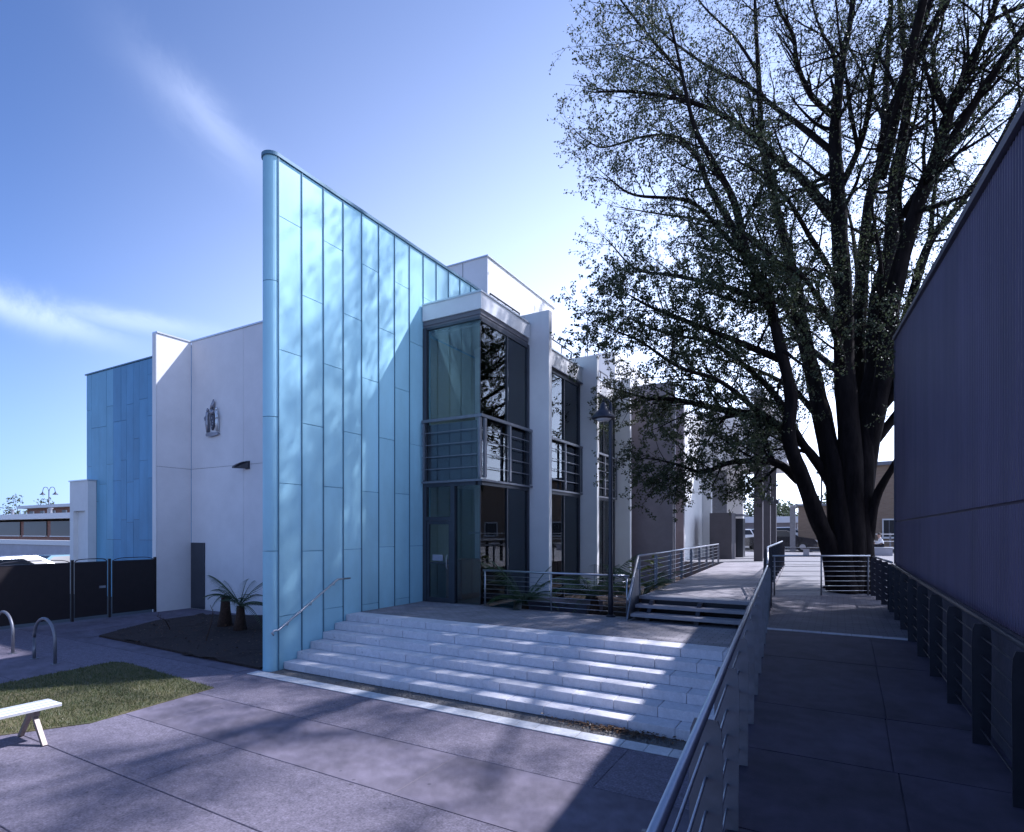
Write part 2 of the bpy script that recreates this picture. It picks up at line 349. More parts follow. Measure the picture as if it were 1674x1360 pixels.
for (x0,x1,y0,y1) in [(-19.3,-17.4,6.71,9.2),(-19.3,-17.4,9.2,11.45),(-17.4,-16.2,6.71,7.25),(-16.2,-13.0,6.71,7.02),(-13.0,-9.8,6.71,7.02)]:
    MB().cbox(x0+.006,x1-.006,y0+.006,y1-.006,-.1,0,.006).build('paving_slab', M['conc_smooth'], fore)
# white tile strip in front of the steps
strip = tag(MB().box(-9.55, -.92, 6.715, 6.975, -.1, -.004).build('tile_strip_bed', M['conc_smooth']), kind='structure')
x = -9.53
while x < -1.05:
    dx = .30
    MB().cbox(x+.003, min(x+dx, -.93)-.003, 6.722+random.uniform(-.002,.002), 6.968, -.08, .006+random.uniform(-.002,.002), .004).build('strip_tile', M['tile'], strip)
    x += dx
# gravel gap between strip and lowest step
gb = MB()
for k in range(3600):
    px = random.uniform(-9.2, -.95); py = random.uniform(6.98, 7.30) ; s = random.uniform(.006, .017)
    if random.random() > .5 + .5*math.sin(px*1.7)*.7: continue
    c = Vector((px, py, s*.4)); a = random.uniform(0, 6)
    p = [c+Vector((math.cos(a+i*2.09)*s, math.sin(a+i*2.09)*s, 0)) for i in range(3)]+[c+Vector((0,0,s*.8))]
    gb.add(p, [(0,1,3),(1,2,3),(2,0,3)])
tag(gb.build('gravel', M['gravel']), 'loose grey gravel and grit along the foot of the steps', 'gravel', kind='stuff')
box('gravel_bed', M['gravel'], None, -9.25, -.95, 6.976, 7.4, -.1, -.006); tag(bpy.data.objects['gravel_bed'], kind='structure')
lb = MB()
def flat_leaf(b, c, s, tilt=.35):
    a = random.uniform(0, 6.28); ax = Vector((math.cos(a), math.sin(a), random.uniform(-tilt, tilt))).normalized(); n = Vector((random.uniform(-tilt,tilt), random.uniform(-tilt,tilt), 1)).normalized()
    sd = ax.cross(n).normalized()
    b.add([c-ax*s*.5, c+sd*s*.32+n*s*.1, c+ax*s*.55, c-sd*s*.32+n*s*.1], [(0,1,2),(0,2,3)])
for k in range(420):
    px = random.gauss(-2.55, .42); py = 7.27-abs(random.gauss(0, .10))
    if -3.8 < px < -1.0 and py > 6.99: flat_leaf(lb, Vector((px, py, random.uniform(.008,.055))), random.uniform(.03,.06))
tag(lb.build('leaf_litter', M['debris']), 'small drift of brown dead leaves against the lowest step', 'leaves', kind='stuff')

# lawn
lawn_pts = [onz(-60,1135,0), onz(0,1119,0), onz(182,1083,0), onz(206,1084,0), onz(350,1125,0), onz(147,1183,0), onz(0,1203,0), onz(-120,1225,0)]
lawn = tag(MB().prism([(p.x,p.y,-.05) for p in lawn_pts], (0,0,.062)).build('lawn', M['lawn']), kind='structure')
def inpoly(x, y, P):
    c = False; n = len(P)
    for i in range(n):
        a, b = P[i], P[(i+1) % n]
        if (a.y > y) != (b.y > y) and x < (b.x-a.x)*(y-a.y)/(b.y-a.y)+a.x: c = not c
    return c
gb = MB(); xs_ = [p.x for p in lawn_pts]; ys_ = [p.y for p in lawn_pts]; k = 0
while k < 20000:
    x = random.uniform(min(xs_), max(xs_)); y = random.uniform(min(ys_), max(ys_))
    if not inpoly(x, y, lawn_pts): continue
    k += 1
    h = random.uniform(.018, .055); a = random.uniform(0, 6.28); l = random.uniform(-.03, .03); m_ = random.uniform(-.03,.03); wd = .005
    gb.add([(x-math.cos(a)*wd, y-math.sin(a)*wd, .010), (x+math.cos(a)*wd, y+math.sin(a)*wd, .010), (x+l, y+m_, .010+h)], [(0,1,2)])
tag(gb.build('grass', M['blade_g']), 'short patchy dry grass of the small lawn by the bench', 'grass', kind='stuff')

# planting bed left of the blue wall
def bumpy(name, poly, z, m, amp, res=.16):
    P = [Vector((p[0], p[1], 0)) for p in poly]; b = MB(); x0 = min(p.x for p in P); x1 = max(p.x for p in P); y0 = min(p.y for p in P); y1 = max(p.y for p in P)
    nx = int((x1-x0)/res)+1; ny = int((y1-y0)/res)+1; idx = {}
    for i in range(nx+1):
        for j in range(ny+1):
            x = x0+(x1-x0)*i/nx; y = y0+(y1-y0)*j/ny
            idx[i,j] = len(b.v); b.v.append(Vector((x, y, z+random.uniform(0, amp)+amp*.8*math.sin(x*2.1)*math.cos(y*1.7))))
    for i in range(nx):
        for j in range(ny):
            cx = x0+(x1-x0)*(i+.5)/nx; cy = y0+(y1-y0)*(j+.5)/ny
            if inpoly(cx, cy, P): b.f.append((idx[i,j], idx[i+1,j], idx[i+1,j+1], idx[i,j+1]))
    return tag(b.build(name, m, smooth=True), kind='structure')
bed_poly = [(-9.62,7.06),(-16.1,7.25),(-17.35,9.3),(-17.35,10.6),(-15.5,11.5),(-9.62,11.5)]
bumpy('planting_bed', bed_poly, -.005, M['soil'], .05)
tag(MB().prism([(p[0],p[1],-.05) for p in bed_poly[::-1]], (0,0,.085)).build('planting_bed_base', M['soil']), kind='structure')
lb = MB()
for k in range(500):
    x = random.uniform(-17, -9.7); y = random.uniform(7.1, 11.3)
    if inpoly(x, y, [Vector((*p,0)) for p in bed_poly]): flat_leaf(lb, Vector((x, y, random.uniform(.05,.09))), random.uniform(.03,.08), .6)
tag(lb.build('fallen_leaves', M['debris']), 'scattered dead leaves and twigs lying on the dark planting bed', 'leaves', kind='stuff')

# terrace at the top of the steps, path, deck, plaza
terrace = tag(MB().box(-9.24, -1.03, 9.316, 11.52, -.2, TZ).build('terrace', M['pavers']), kind='structure')
tag(MB().box(-9.24, -7.38, 11.521, 11.80, -.2, TZ-.003).build('terrace_threshold', M['pavers']), kind='structure')
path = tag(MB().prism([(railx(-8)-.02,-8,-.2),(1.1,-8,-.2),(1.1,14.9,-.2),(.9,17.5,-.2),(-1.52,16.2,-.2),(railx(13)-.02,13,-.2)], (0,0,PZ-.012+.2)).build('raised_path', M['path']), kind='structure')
py = [-6, -3, -.8, 1.1, 2.2, 3.4, 4.7, 6.0, 8.3, 10.48]
for j in range(len(py)-1):
    y0, y1 = py[j]+.006, py[j+1]-.006; xc = .22+random.uniform(-.05,.05)+.02*j
    z = random.uniform(-.001,.001); xc1 = xc+.03
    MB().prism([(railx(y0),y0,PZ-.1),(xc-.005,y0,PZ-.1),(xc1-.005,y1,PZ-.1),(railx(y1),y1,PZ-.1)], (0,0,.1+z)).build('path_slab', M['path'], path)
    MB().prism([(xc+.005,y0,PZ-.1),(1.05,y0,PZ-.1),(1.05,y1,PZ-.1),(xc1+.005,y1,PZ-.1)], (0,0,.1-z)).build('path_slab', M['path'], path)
for i in range(5):
    MB().cbox(-1.08+i*.425, -1.08+i*.425+.419, 10.49, 10.66, PZ-.08, PZ+.004, .004).build('strip_tile', M['tile_dim'], path)
MB().prism([(railx(10.67),10.67,PZ-.1),(1.05,10.67,PZ-.1),(1.05,14.9,PZ-.1),(.86,17.45,PZ-.1),(-1.5,16.15,PZ-.1),(railx(13),13,PZ-.1)], (0,0,.1)).build('landing_surface', M['pavers_shaded'], path)

deck = tag(MB().prism([(-3.55,11.66,-.2),(-1.24,11.66,-.2),(-1.30,13,-.2),(-1.56,16.2,-.2),(-1.9,26,-.2),(-4.25,26,-.2),(-4.2,24.4,-.2)], (0,0,DZ+.2)).build('walkway', M['pavers']), kind='structure')
tag(MB().add([(-1.55,16.22,.9),(.9,17.52,.9),(40,17.52,.9),(40,26,DZ-.02),(-1.88,26,DZ-.02)], [(0,1,2,3,4)]).build('plaza', M['pavement']), kind='structure')
tag(MB().box(-60, 90, 26.01, 75, -.1, DZ-.01).build('street_pavement', M['pavement']), kind='structure')
tag(MB().box(-200, 300, 41, 62, -.1, DZ-.002).build('road', M['asphalt']), kind='structure')
tag(MB().box(-8.6, -4.3, 18, 26, -.1, .6).build('lower_bed_wall', M['soil']), kind='structure')
bumpy('fern_bed', [(-7.2,11.75),(-3.62,11.75),(-3.9,18),(-7.4,18)], .55, M['soil'], .06)
tag(MB().box(-7.2,-3.62,11.53,11.75,-.1,.80).build('bed_kerb', M['conc_smooth']), kind='structure')
box('bed_fill', M['soil'], None, -7.4, -3.6, 11.76, 22.3, -.1, .50); tag(bpy.data.objects['bed_fill'], kind='structure')

# ---------------------------------------------------------------- steps
st = thing('stone_steps', (-5, 7.3, 0), 'broad flight of six pale stone steps rising to the entrance terrace', 'steps')
NS, RH, TD = 6, TZ/6, .32
for i in range(NS):
    y0 = 7.3+i*TD; z1 = (i+1)*RH; y1 = y0+TD if i < NS-1 else y0+.40
    xe = railx(y0)-.04; x = -9.235; L = .62; first = True
    MB().box(-9.24, xe, y0+.02, y1-.001 if i<NS-1 else y1, -.1, z1-.05).build('step_core', M['joint'], st)
    x -= (i % 2)*.31
    while x < xe-.02:
        a = max(x, -9.238); b = min(x+L, xe)
        if b-a > .05:
            MB().cbox(a+.004, b-.004, y0+random.uniform(-.003,.003), y1+(.012 if i < NS-1 else 0), z1-RH+.004, z1+random.uniform(-.0015,.0015), .006).build('step_block', M['stone'], st)
        x += L

# floating slab steps up to the walkway
fs = thing('open_steps', (-2.4, 11.3, TZ), 'three open precast treads leading up to the walkway', 'steps')
for i in range(3):
    y0 = 11.06+i*.29; z1 = TZ+(i+1)*.15
    MB().cbox(-3.60, -1.20, y0, y0+.34, z1-.062, z1+ (.002 if i==2 else 0), .006).build('tread', M['slabstep'], fs)
for xx in (-3.3, -2.35, -1.4):
    MB().prism([(xx-.04,11.20,TZ),(xx-.04,11.64,TZ),(xx-.04,11.64,TZ+.38),(xx-.04,11.50,TZ+.38),(xx-.04,11.20,TZ+.085)], (.08,0,0)).build('stringer', M['darksteel'], fs)
MB().prism([(-3.64,10.98,TZ+.02),(-3.64,11.75,TZ+.02),(-3.64,11.75,TZ+1.0),(-3.64,11.55,TZ+.95),(-3.64,11.2,TZ+.42)], (-.025,0,0)).build('side_plate', M['galv'], fs)
MB().box(-3.55,-1.24,11.62,11.655,TZ+.001,DZ-.07).build('under_stair_shade', M['stair_shade'], fs)  # near-black sheet painted in as the shade behind the open treads

# ---------------------------------------------------------------- railings
def plate_post(b_name, p, d, h, mat_, parent, wd=.13, th=.012, lean=0):
    # flat tapered plate whose broad face looks along the rail
    n = Vector((-d.y, d.x, 0))
    prof = [(-wd*.40, 0), (wd*.40, 0), (wd*.44, h*.80), (wd*.40, h*.93), (wd*.30, h*.975), (-wd*.30, h*.975), (-wd*.40, h*.93), (-wd*.44, h*.80)]
    loop = [p + n*a + Vector((0,0,z)) - d*th*.5 for a, z in prof]
    return MB().prism(loop, d*th).build(b_name, mat_, parent)
def railing(name, pts, h, label, nrods=6, spacing=1.1, posts='plate', handmat='steel', postmat='galv', wd=.13, first=.05, last=.05, rod_r=.006, hand_r=.024, top_off=0):
    pts = [Vector(p) for p in pts]
    t = thing(name, pts[0], label, 'railing')
    MB().tube([p+Vector((0,0,h)) for p in pts], hand_r, 10).build('handrail', M[handmat], t, smooth=True)
    for k in range(nrods):
        z = h*(.12+.74*k/(nrods-1))
        MB().tube([p+Vector((0,0,z)) for p in pts], rod_r, 6).build('rod', M[handmat], t, smooth=True)
    for a, b in zip(pts[:-1], pts[1:]):
        L = (b-a).length; d = (b-a); d2 = Vector((d.x, d.y, 0)).normalized(); n = max(1, round(L/spacing))
        for i in range(n+1):
            f = (first + (L-first-last)*i/n)/L
            p = a + d*f
            if posts == 'plate': plate_post('post', p, d2, h-.01, M[postmat], t, wd)
            else:
                MB().tube([p+Vector((0,0,0)), p+Vector((0,0,h-.02))], .019, 8).build('post', M[postmat], t, smooth=True)
    return t
railing('path_railing', [(railx(-1.5)-.01,-1.5,PZ),(railx(13)-.01,13,PZ)], .93, 'long steel railing in the foreground beside the raised path', spacing=.95, wd=.15, hand_r=.018)
# sloping link and railing on the right edge of the walkway
t = railing('walkway_edge_railing', [(railx(13.15)-.01,13.15,PZ+.02),(-1.50,15.3,DZ),(-1.88,24.5,DZ)], .95, 'railing on the tree side of the walkway, rising from the path railing', spacing=1.1, postmat='darksteel', wd=.2)
railing('landing_railing', [(-1.46,16.05,PZ),(.72,17.3,PZ)], 1.02, 'low wire railing of the path landing in front of the big tree', spacing=1.05, posts='thin', nrods=7)
railing('landing_side_railing', [(.80,17.3,PZ),(.98,14.3,PZ)], 1.0, 'short railing with broad dark posts between landing and corrugated wall', spacing=.95, postmat='darksteel', wd=.17)
railing('wall_side_railing', [(.97,14.0,PZ),(.97,-1.5,PZ)], .97, 'railing with dark posts running along the corrugated wall', spacing=1.15, handmat='darksteel', postmat='darksteel', wd=.14, hand_r=.02)
railing('terrace_railing', [(-7.36,11.47,TZ),(-3.76,11.47,TZ)], .86, 'stainless railing at the back of the terrace in front of the ferns', spacing=1.75, posts='thin', nrods=7, postmat='steel')
lr = railing('walkway_left_railing', [(-3.66,11.75,DZ),(-4.22,24.3,DZ)], .82, 'stainless railing on the building side of the walkway', spacing=1.55, nrods=6, handmat='steel', postmat='galv', wd=.09)
MB().tube([(-3.66,11.75,DZ+.82),(-3.62,11.02,TZ+.50),(-3.62,10.95,TZ+.44),(-3.62,10.98,TZ+.38)], .024, 10).build('sloping_handrail', M['steel'], lr, smooth=True)
# handrail fixed to the blue wall beside the steps
hr = thing('wall_handrail', (-9.1,7.6,TZ), 'slender steel handrail fixed to the blue wall beside the steps', 'handrail')
hx = -9.10
a0 = onx(452,1033,hx); a1 = onx(552,947,hx); a2 = onx(571,945,hx)
MB().tube([a0+Vector((0,-.06,-.05)), a0+Vector((0,-.10,-.01)), a0+Vector((0,-.06,.03)), a0+Vector((0,.05,.03)), a1, a1+Vector((0,.35,.0))], .02, 10).build('handrail', M['steel'], hr, smooth=True)
for f in (.18,.55,.95):
    p = a0.lerp(a1, f); MB().tube([p, p+Vector((-.02,0,-.07)), p+Vector((-.15,0,-.07))], .009, 6).build('bracket', M['steel'], hr)

# ---------------------------------------------------------------- office building
BX = -9.25
B = thing('office_building', (-12, 16, 0), 'white civic building with a tall blue metal blade wall and glazed corner', 'building')
# blade wall
BT = 9.80; BY0 = 7.19
core = MB().box(BX-.33, BX-.028, BY0, 18.2, -.1, BT-.03).build('blade_wall', M['blue_dark'], B)
nose_c = (BX-.17, BY0)
for (z0, z1) in [(-.1,2.27),(2.27,4.82),(4.82,7.40),(7.40,BT-.02)]:
    loop = [(BX-.17+.17*math.sin(a)*1.0, BY0-.17*math.cos(a), z0+.006) for a in [math.pi/2*(-1+2*k/16) for k in range(17)]]
    MB().prism(loop[::-1], (0,0,z1-z0-.012)).build('nose_panel', M['blue'], core, smooth=False)
me_fix = [o for o in core.children]
seam_y = [BY0+.545*i for i in range(21)]
for i in range(len(seam_y)-1):
    y0, y1 = seam_y[i], seam_y[i+1]
    if y0 > 17.6: break
    off = 8.66 if i % 2 == 0 else 7.36
    off += random.uniform(-.02,.02)
    zs = [-.1]; z = off-2.55*4
    while z < BT-.25:
        if z > .35: zs.append(z)
        z += 2.55
    zs.append(BT-.035)
    if y0 > 11.6: zs = [8.3]+[q for q in zs if q > 8.5]
    for a, b in zip(zs[:-1], zs[1:]):
        MB().prism([(BX-.028, y0+.008, a+.006),(BX-.028, y1-.008, a+.006),(BX-.028, y1-.008, b-.006),(BX-.028, y0+.008, b-.006)][::-1], (.028,0,0)).build('metal_panel', M['blue'], core)
    MB().box(BX-.02, BX+.022, y0-.009, y0+.009, -.1 if y0 < 11.6 else 8.3, BT-.03).build('seam', M['blue_seam'], core)
MB().box(BX-.36, BX+.035, BY0, 18.2, BT-.03, BT+.035).build('coping', M['blue_seam'], core)
MB().prism([(BX-.163+.198*math.sin(a), BY0-.2*math.cos(a), BT-.03) for a in [math.pi/2*(1-2*k/16) for k in range(17)]], (0,0,.066)).build('nose_coping', M['blue_seam'], core)

def panel_wall(name, plane, c, ua, zz, th, m, face, back=.25, gap=.012, coping=True):
    """plane 'y': wall facing -Y at y=c, columns along x; plane 'x': wall facing +X at x=c, columns along y"""
    lo, hi = ua[0], ua[-1]
    if plane == 'y': core = MB().box(lo, hi, c+th, c+back, zz[0], zz[-1]-.01).build(name, M['joint'], B)
    else: core = MB().box(c-back, c-th, lo, hi, zz[0], zz[-1]-.01).build(name, M['joint'], B)
    for a, b in zip(ua[:-1], ua[1:]):
        for z0, z1 in zip(zz[:-1], zz[1:]):
            g = gap/2
            if plane == 'y': MB().box(a+g, b-g, c, c+th+.01, z0+g, z1-g).build('wall_panel', m, core)
            else: MB().box(c-th-.01, c, a+g, b-g, z0+g, z1-g).build('wall_panel', m, core)
    if coping:
        if plane == 'y': MB().box(lo, hi, c-.03, c+back+.03, zz[-1], zz[-1]+.05).build('coping', M['coping'], core)
        else: MB().box(c-back-.03, c+.03, lo, hi, zz[-1], zz[-1]+.05).build('coping', M['coping'], core)
    return core
panel_wall('entrance_side_wall', 'y', 11.56, [-19.39,-16.56,-13.1,-9.6], [-.1,4.78,9.17], .03, M['white_panel'], 0)
panel_wall('return_wall', 'x', -19.4, [10.40,11.555], [-.1,4.78,9.16], .03, M['white_panel'], 0, back=.22)
box('wall_end_panel', M['white'], B, -19.62, -19.4, 10.385, 10.4, -.1, 9.15)
box('service_door', M['frame'], B, -19.36, -18.60, 11.52, 11.558, .0, 2.25)
# far blue wing
wy = 12.1
core = MB().box(-27.95, -19.7, wy+.03, wy+.4, -.1, 9.32).build('blue_wing_wall', M['joint'], B)
x = -27.95; c = 0
while x < -19.75:
    wd = min(random.choice([.42,.52,.62]), -19.7-x); z = -.1
    while z < 9.3:
        z2 = min(z+random.choice([1.6,2.4,3.1]), 9.31)
        if 9.31-z2 < .5: z2 = 9.31
        MB().box(x+.006, x+wd-.006, wy+random.uniform(0,.006), wy+.035, z+.006, z2-.006).build('metal_panel', M['blue_lit'] if x < -26.1 else M['blue_dark'], core); z = z2
        if z >= 9.3: break
    x += wd
MB().box(-28.05,-19.7,wy-.03,wy+.43,9.32,9.37).build('coping', M['blue_seam'], core)
# low white porch box left of the blue wing
pb = MB().box(-28.66,-28.35,11.78,12.09,-.1,4.76).box(-27.35,-27.1,11.78,12.09,-.1,4.76).box(-28.349,-27.351,11.781,12.089,3.5,4.759).box(-28.349,-27.351,11.95,12.088,-.1,3.499).build('porch_box', M['white'], B)
box('coping', M['coping'], pb, -28.7,-27.06,11.74,12.09,4.76,4.81)
# masses behind
box('main_block', M['white'], B, -27.5, -14.0, 12.7, 40, -.1, 9.0)
box('penthouse', M['white'], B, -15.5, -9.66, 15.3, 20.2, 8.3, 11.38)
MB().box(-15.5,-9.62,15.26,20.24,11.38,11.42).build('penthouse_coping', M['coping'], B)
box('penthouse_joint', M['joint'], B, -10.62, -10.6, 15.296, 15.3, 9.9, 11.37)
box('far_roof_box', M['white'], B, -13.5, -9.4, 26.5, 33, 8.3, 11.4)
box('roof_slab', M['white'], B, -13.99, -7.62, 11.9, 24.0, 7.78, 8.0)

# glazed corner bay
GX, GY = -7.50, 11.55
GT, RT_, RB = 7.84, 5.48, 3.85
pr = MB().box(BX+.03, GX+.06, GY-.06, GY+.14, 8.01, 8.40).box(GX-.14, GX+.06, GY+.141, 13.98, 8.01, 8.40).build('corner_parapet', M['white'], B)
MB().box(BX+.03, GX+.09, GY-.09, GY+.16, 8.40, 8.44).box(GX-.16, GX+.09, GY+.161, 13.98, 8.40, 8.44).build('coping', M['coping'], pr)
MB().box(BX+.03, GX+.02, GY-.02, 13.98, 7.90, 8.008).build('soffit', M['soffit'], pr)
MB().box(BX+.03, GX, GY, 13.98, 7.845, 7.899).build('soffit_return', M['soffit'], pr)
F = .07
def pane(parent, m, *b): return MB().box(*b).build('pane', m, parent)
# front (entrance) face
w1 = MB().box(BX+.005, BX+.12, GY-.02, GY+.10, TZ, GT).box(BX+.12, GX-.003, GY-.01, GY+.08, GT-.06, GT+.003).box(BX+.121, GX-.121, GY-.03, GY+.10, RB-.08, RB+.02).build('corner_window_front', M['frame'], B)
pane(w1, M['glass_front'], BX+.12, GX-.012, GY+.022, GY+.034, RB+.02, GT-.06)
MB().box(BX+.12, GX-.14, GY+.06, GY+.075, RB+.03, RT_-.12).build('spandrel_panel', M['spandrel'], w1)
xm = onx(741, 900, 0).x if False else ony(741, 900, GY).x
MB().box(xm-.07, xm+.06, GY-.035, GY+.10, TZ, RB-.08).build('mullion', M['frame'], w1)
pane(w1, M['glass_front'], xm+.06, GX-.012, GY+.022, GY+.034, TZ+.02, RB-.08)
MB().box(BX+.12, xm-.07, GY-.02, GY+.08, TZ+2.06, TZ+2.16).build('door_head', M['frame'], w1)
pane(w1, M['glass_front'], BX+.12, xm-.07, GY+.022, GY+.034, TZ+2.16, RB-.08)
door = MB().box(BX+.125, BX+.20, GY-.005, GY+.05, TZ+.01, TZ+2.055).box(xm-.14, xm-.072, GY-.005, GY+.05, TZ+.01, TZ+2.055).box(BX+.20, xm-.14, GY-.004, GY+.049, TZ+.01, TZ+.12).box(BX+.20, xm-.14, GY-.004, GY+.049, TZ+1.97, TZ+2.055).build('entrance_door', M['frame'], B)
pane(door, M['glass_front'], BX+.20, xm-.14, GY+.018, GY+.028, TZ+.12, TZ+1.97)
MB().tube([(xm-.17,GY-.02,TZ+.85),(xm-.17,GY-.06,TZ+.90),(xm-.17,GY-.06,TZ+1.15),(xm-.17,GY-.02,TZ+1.2)], .012, 8).build('handle', M['steel'], door)
MB().box(BX+.30, BX+.62, GY+.008, GY+.016, TZ+1.05, TZ+1.20).build('notice', M['sign'], door)
MB().box(BX+.20, xm-.14, GY+.005, GY+.017, TZ+.98, TZ+1.01).build('push_bar', M['frame'], door)
# side face of the corner bay
def bay(y0, y1, mull, top, tag_, bot=TZ-.3):
    wn = MB().box(GX-.10, GX+.02, y1-.10, y1, bot, top).box(GX-.08, GX+.01, y0+.012, y1-.101, top-.10, top+.003).box(GX-.10, GX+.03, y0+.012, y1-.101, RB-.08, RB+.02).build(tag_, M['frame'], B)
    ms = [y0]+mull+[y1-.10]
    for ym in mull: MB().box(GX-.07, GX+.012, ym-.02, ym+.02, bot, top-.10).build('mullion', M['frame'], wn)
    for a, b in zip(ms[:-1], ms[1:]):
        a2 = a+.02 if a != y0 else a+.012; b2 = b-.02 if b != y1-.10 else b
        pane(wn, M['glass'], GX-.034, GX-.022, a2, b2, RB+.02, top-.10)
        pane(wn, M['glass'], GX-.034, GX-.022, a2, b2, bot+.02, RB-.08)
    return wn
FY = [14.05, 17.65, 21.07]
bay(GY+.022, FY[0]-.003, [12.85], GT, 'corner_window_side', TZ+.0)
bay(FY[0]+.185, FY[1]-.003, [15.1, 16.4], 7.55, 'bay_window')
bay(FY[1]+.185, FY[2]-.003, [18.8, 19.9], 7.55, 'bay_window')
MB().box(GX-.012, GX+.004, GY-.004, GY+.010, TZ+.02, GT-.1).build('glass_corner_bead', M['frame'], B)
for i in (0,1):
    p = MB().box(GX-.14, GX+.10, FY[i]+.185, FY[i+1]-.005, 7.59, 8.06).build('parapet', M['white'], B)
    MB().box(GX-.16, GX+.13, FY[i]+.186, FY[i+1]-.006, 8.06, 8.10).build('coping', M['coping'], p)
    MB().box(GX-.02, GX+.12, FY[i]+.186, FY[i+1]-.006, 7.555, 7.588).build('drip_trim', M['galv'], p)
# balustrade screens over the floor band
def screen(a, b, nm, posts, outn):
    a = Vector(a); b = Vector(b); d = (b-a).normalized(); n = Vector(outn)
    rl = MB().beam(a+n*.10+Vector((0,0,RT_-.05)), b+n*.10+Vector((0,0,RT_-.05)), .05, .07).beam(a+n*.10+Vector((0,0,RB+.03)), b+n*.10+Vector((0,0,RB+.03)), .04, .05).build(nm, M['galv'], B)
    for k in range(4):
        z = RB+.05+(RT_-RB-.10)*(k+1)/5
        MB().beam(a+n*.10+Vector((0,0,z)), b+n*.10+Vector((0,0,z)), .016, .018).build('bar', M['galv'], rl)
    for f, wd in posts:
        p = a.lerp(b, f)+n*.10
        MB().beam(p+Vector((0,0,RB+.09)), p+Vector((0,0,RT_-.10)), wd, .052).build('upright', M['galv'], rl)
screen((BX+.05,GY,0), (GX+.125,GY,0), 'balustrade_screen', [(.03,.04),(.965,.10)], (0,-1,0))
screen((GX,GY-.07,0), (GX,FY[0]-.01,0), 'balustrade_screen', [(.05,.10),(.52,.08),(.975,.05)], (1,0,0))
for i in (0,1): screen((GX,FY[i]+.19,0), (GX,FY[i+1]-.01,0), 'balustrade_screen', [(.02,.05),(.25,.05),(.6,.06),(.98,.05)], (1,0,0))
# fins
for y, top in zip(FY, (8.72, 8.45, 8.45)):
    f = box('fin_wall', M['white'], B, -8.0, -6.88, y, y+.18, -.1, top)
    box('fin_joint', M['joint'], f, -7.66, -7.652, y-.002, y+.001, 7.0, top-.02)
# roof safety rails
for (y0, y1, z) in ((12.4, 13.95, 8.20), (FY[0]+.3, FY[1]-.1, 8.10), (FY[1]+.3, FY[2]-.1, 8.10)):
    rr = MB().tube([(GX-.25,y0,z+.55),(GX-.25,y1,z+.55)], .022, 6).build('roof_rail', M['darksteel'], B)
    n = 4
    for k in range(n+1):
        yy = y0+(y1-y0)*k/n; MB().tube([(GX-.25,yy,z-.1),(GX-.25,yy,z+.55)], .016, 6).build('rail_post', M['darksteel'], rr)
ant = MB().tube([(-9.0,22,8),(-9.0,22,11.5)], .02, 6).tube([(-9.2,22,8),(-9.05,22.1,11.4)], .012, 5).tube([(-9.3,22,11.45),(-8.6,22,11.5)], .012, 5).build('antenna', M['galv'], B)
# interior
box('interior_lining', M['int_olive'], B, BX-.02, BX+.01, 11.85, 18.3, TZ, 7.7)
box('interior_floor', M['int_floor'], B, -13.9, GX-.12, 11.9, 22.0, TZ-.1, TZ-.004)
box('first_floor_slab', M['int_pale'], B, -13.9, GX-.13, 11.75, 22.0, RB+.0, RB+.35)
box('interior_back_wall', M['int_brown'], B, -13.99, -13.9, 12, 22.0, 0, 7.7)
box('interior_end_wall', M['int_brown'], B, -13.9, GX-.12, 22.0, 22.1, 0, 7.7)
box('interior_column', M['int_pale'], B, -8.75, -8.45, 13.2, 13.5, TZ, 7.7)
box('interior_column', M['int_pale'], B, -8.75, -8.45, 17.1, 17.4, TZ, 7.7)
box('interior_partition', M['int_pale'], B, -9.2, -8.9, 13.9, 14.0, TZ, 7.7)
MB().tube([(-8.2,12.1,TZ+1.75),(-8.2,13.9,TZ+1.75)], .02, 6).build('interior_rail', M['steel'], B)
box('reception_counter', M['int_brown'], B, -9.0, -8.5, 12.2, 13.1, TZ, TZ+1.05)
# projecting walls beyond the bays
w2 = box('projecting_wall', M['wall_concrete'], B, -7.45, -5.6, 22.4, 22.62, -.1, 8.5)
box('wall_joint', M['joint'], w2, -7.45, -5.6, 22.397, 22.4, 4.12, 4.14)
box('recess_panel', M['int_brown'], B, GX-.15, GX-.1, FY[2]+.19, 22.39, .4, 8.0)
box('projecting_wall', M['wall_concrete'], B, -6.45, -5.98, 25.9, 26.1, -.1, 8.5)
box('side_wall', M['white'], B, -7.5, -6.2, 26.15, 31.0, -.1, 8.4)
box('projecting_wall', M['white'], B, -6.6, -5.75, 31.01, 31.3, -.1, 8.4)
box('downpipe', M['galv'], B, -5.58, -5.52, 22.45, 22.53, .5, 8.4)
box('projecting_wall', M['white'], B, -6.6, -4.9, 36.2, 36.5, -.1, 8.4)
rw = MB().box(-6.5,-5.3,33.0,33.1,3.6,6.0).build('louvre_screen', M['galv'], B)
# entry lobby box and canopy on columns
kb = box('lobby_box', M['darkgrey'], B, -5.45, -4.43, 29.0, 30.2, DZ-.01, 3.53)
box('lobby_side', M['frame'], kb, -4.9, -4.25, 31.4, 32.2, DZ-.01, 3.3)
box('lobby_roof', M['galv'], kb, -5.2, -4.1, 30.2, 32.3, 3.42, 3.5)
cn = box('canopy_block', M['white'], B, -7.4, -2.2, 31.5, 37.5, 6.1, 9.0)
for y in (27.8, 31.1, 34.2):
    cb = MB().box(-3.28,-2.92,y-.18,y+.18,DZ-.01,8.6 if y < 31 else 6.1).build('column', M['darkgrey'], B)
    MB().box(-3.40,-2.80,y-.24,y+.24,4.15,4.35).build('collar', M['frame'], cb)
box('canopy_beam', M['white'], B, -3.4, -2.8, 27.4, 31.49, 8.6, 9.0)
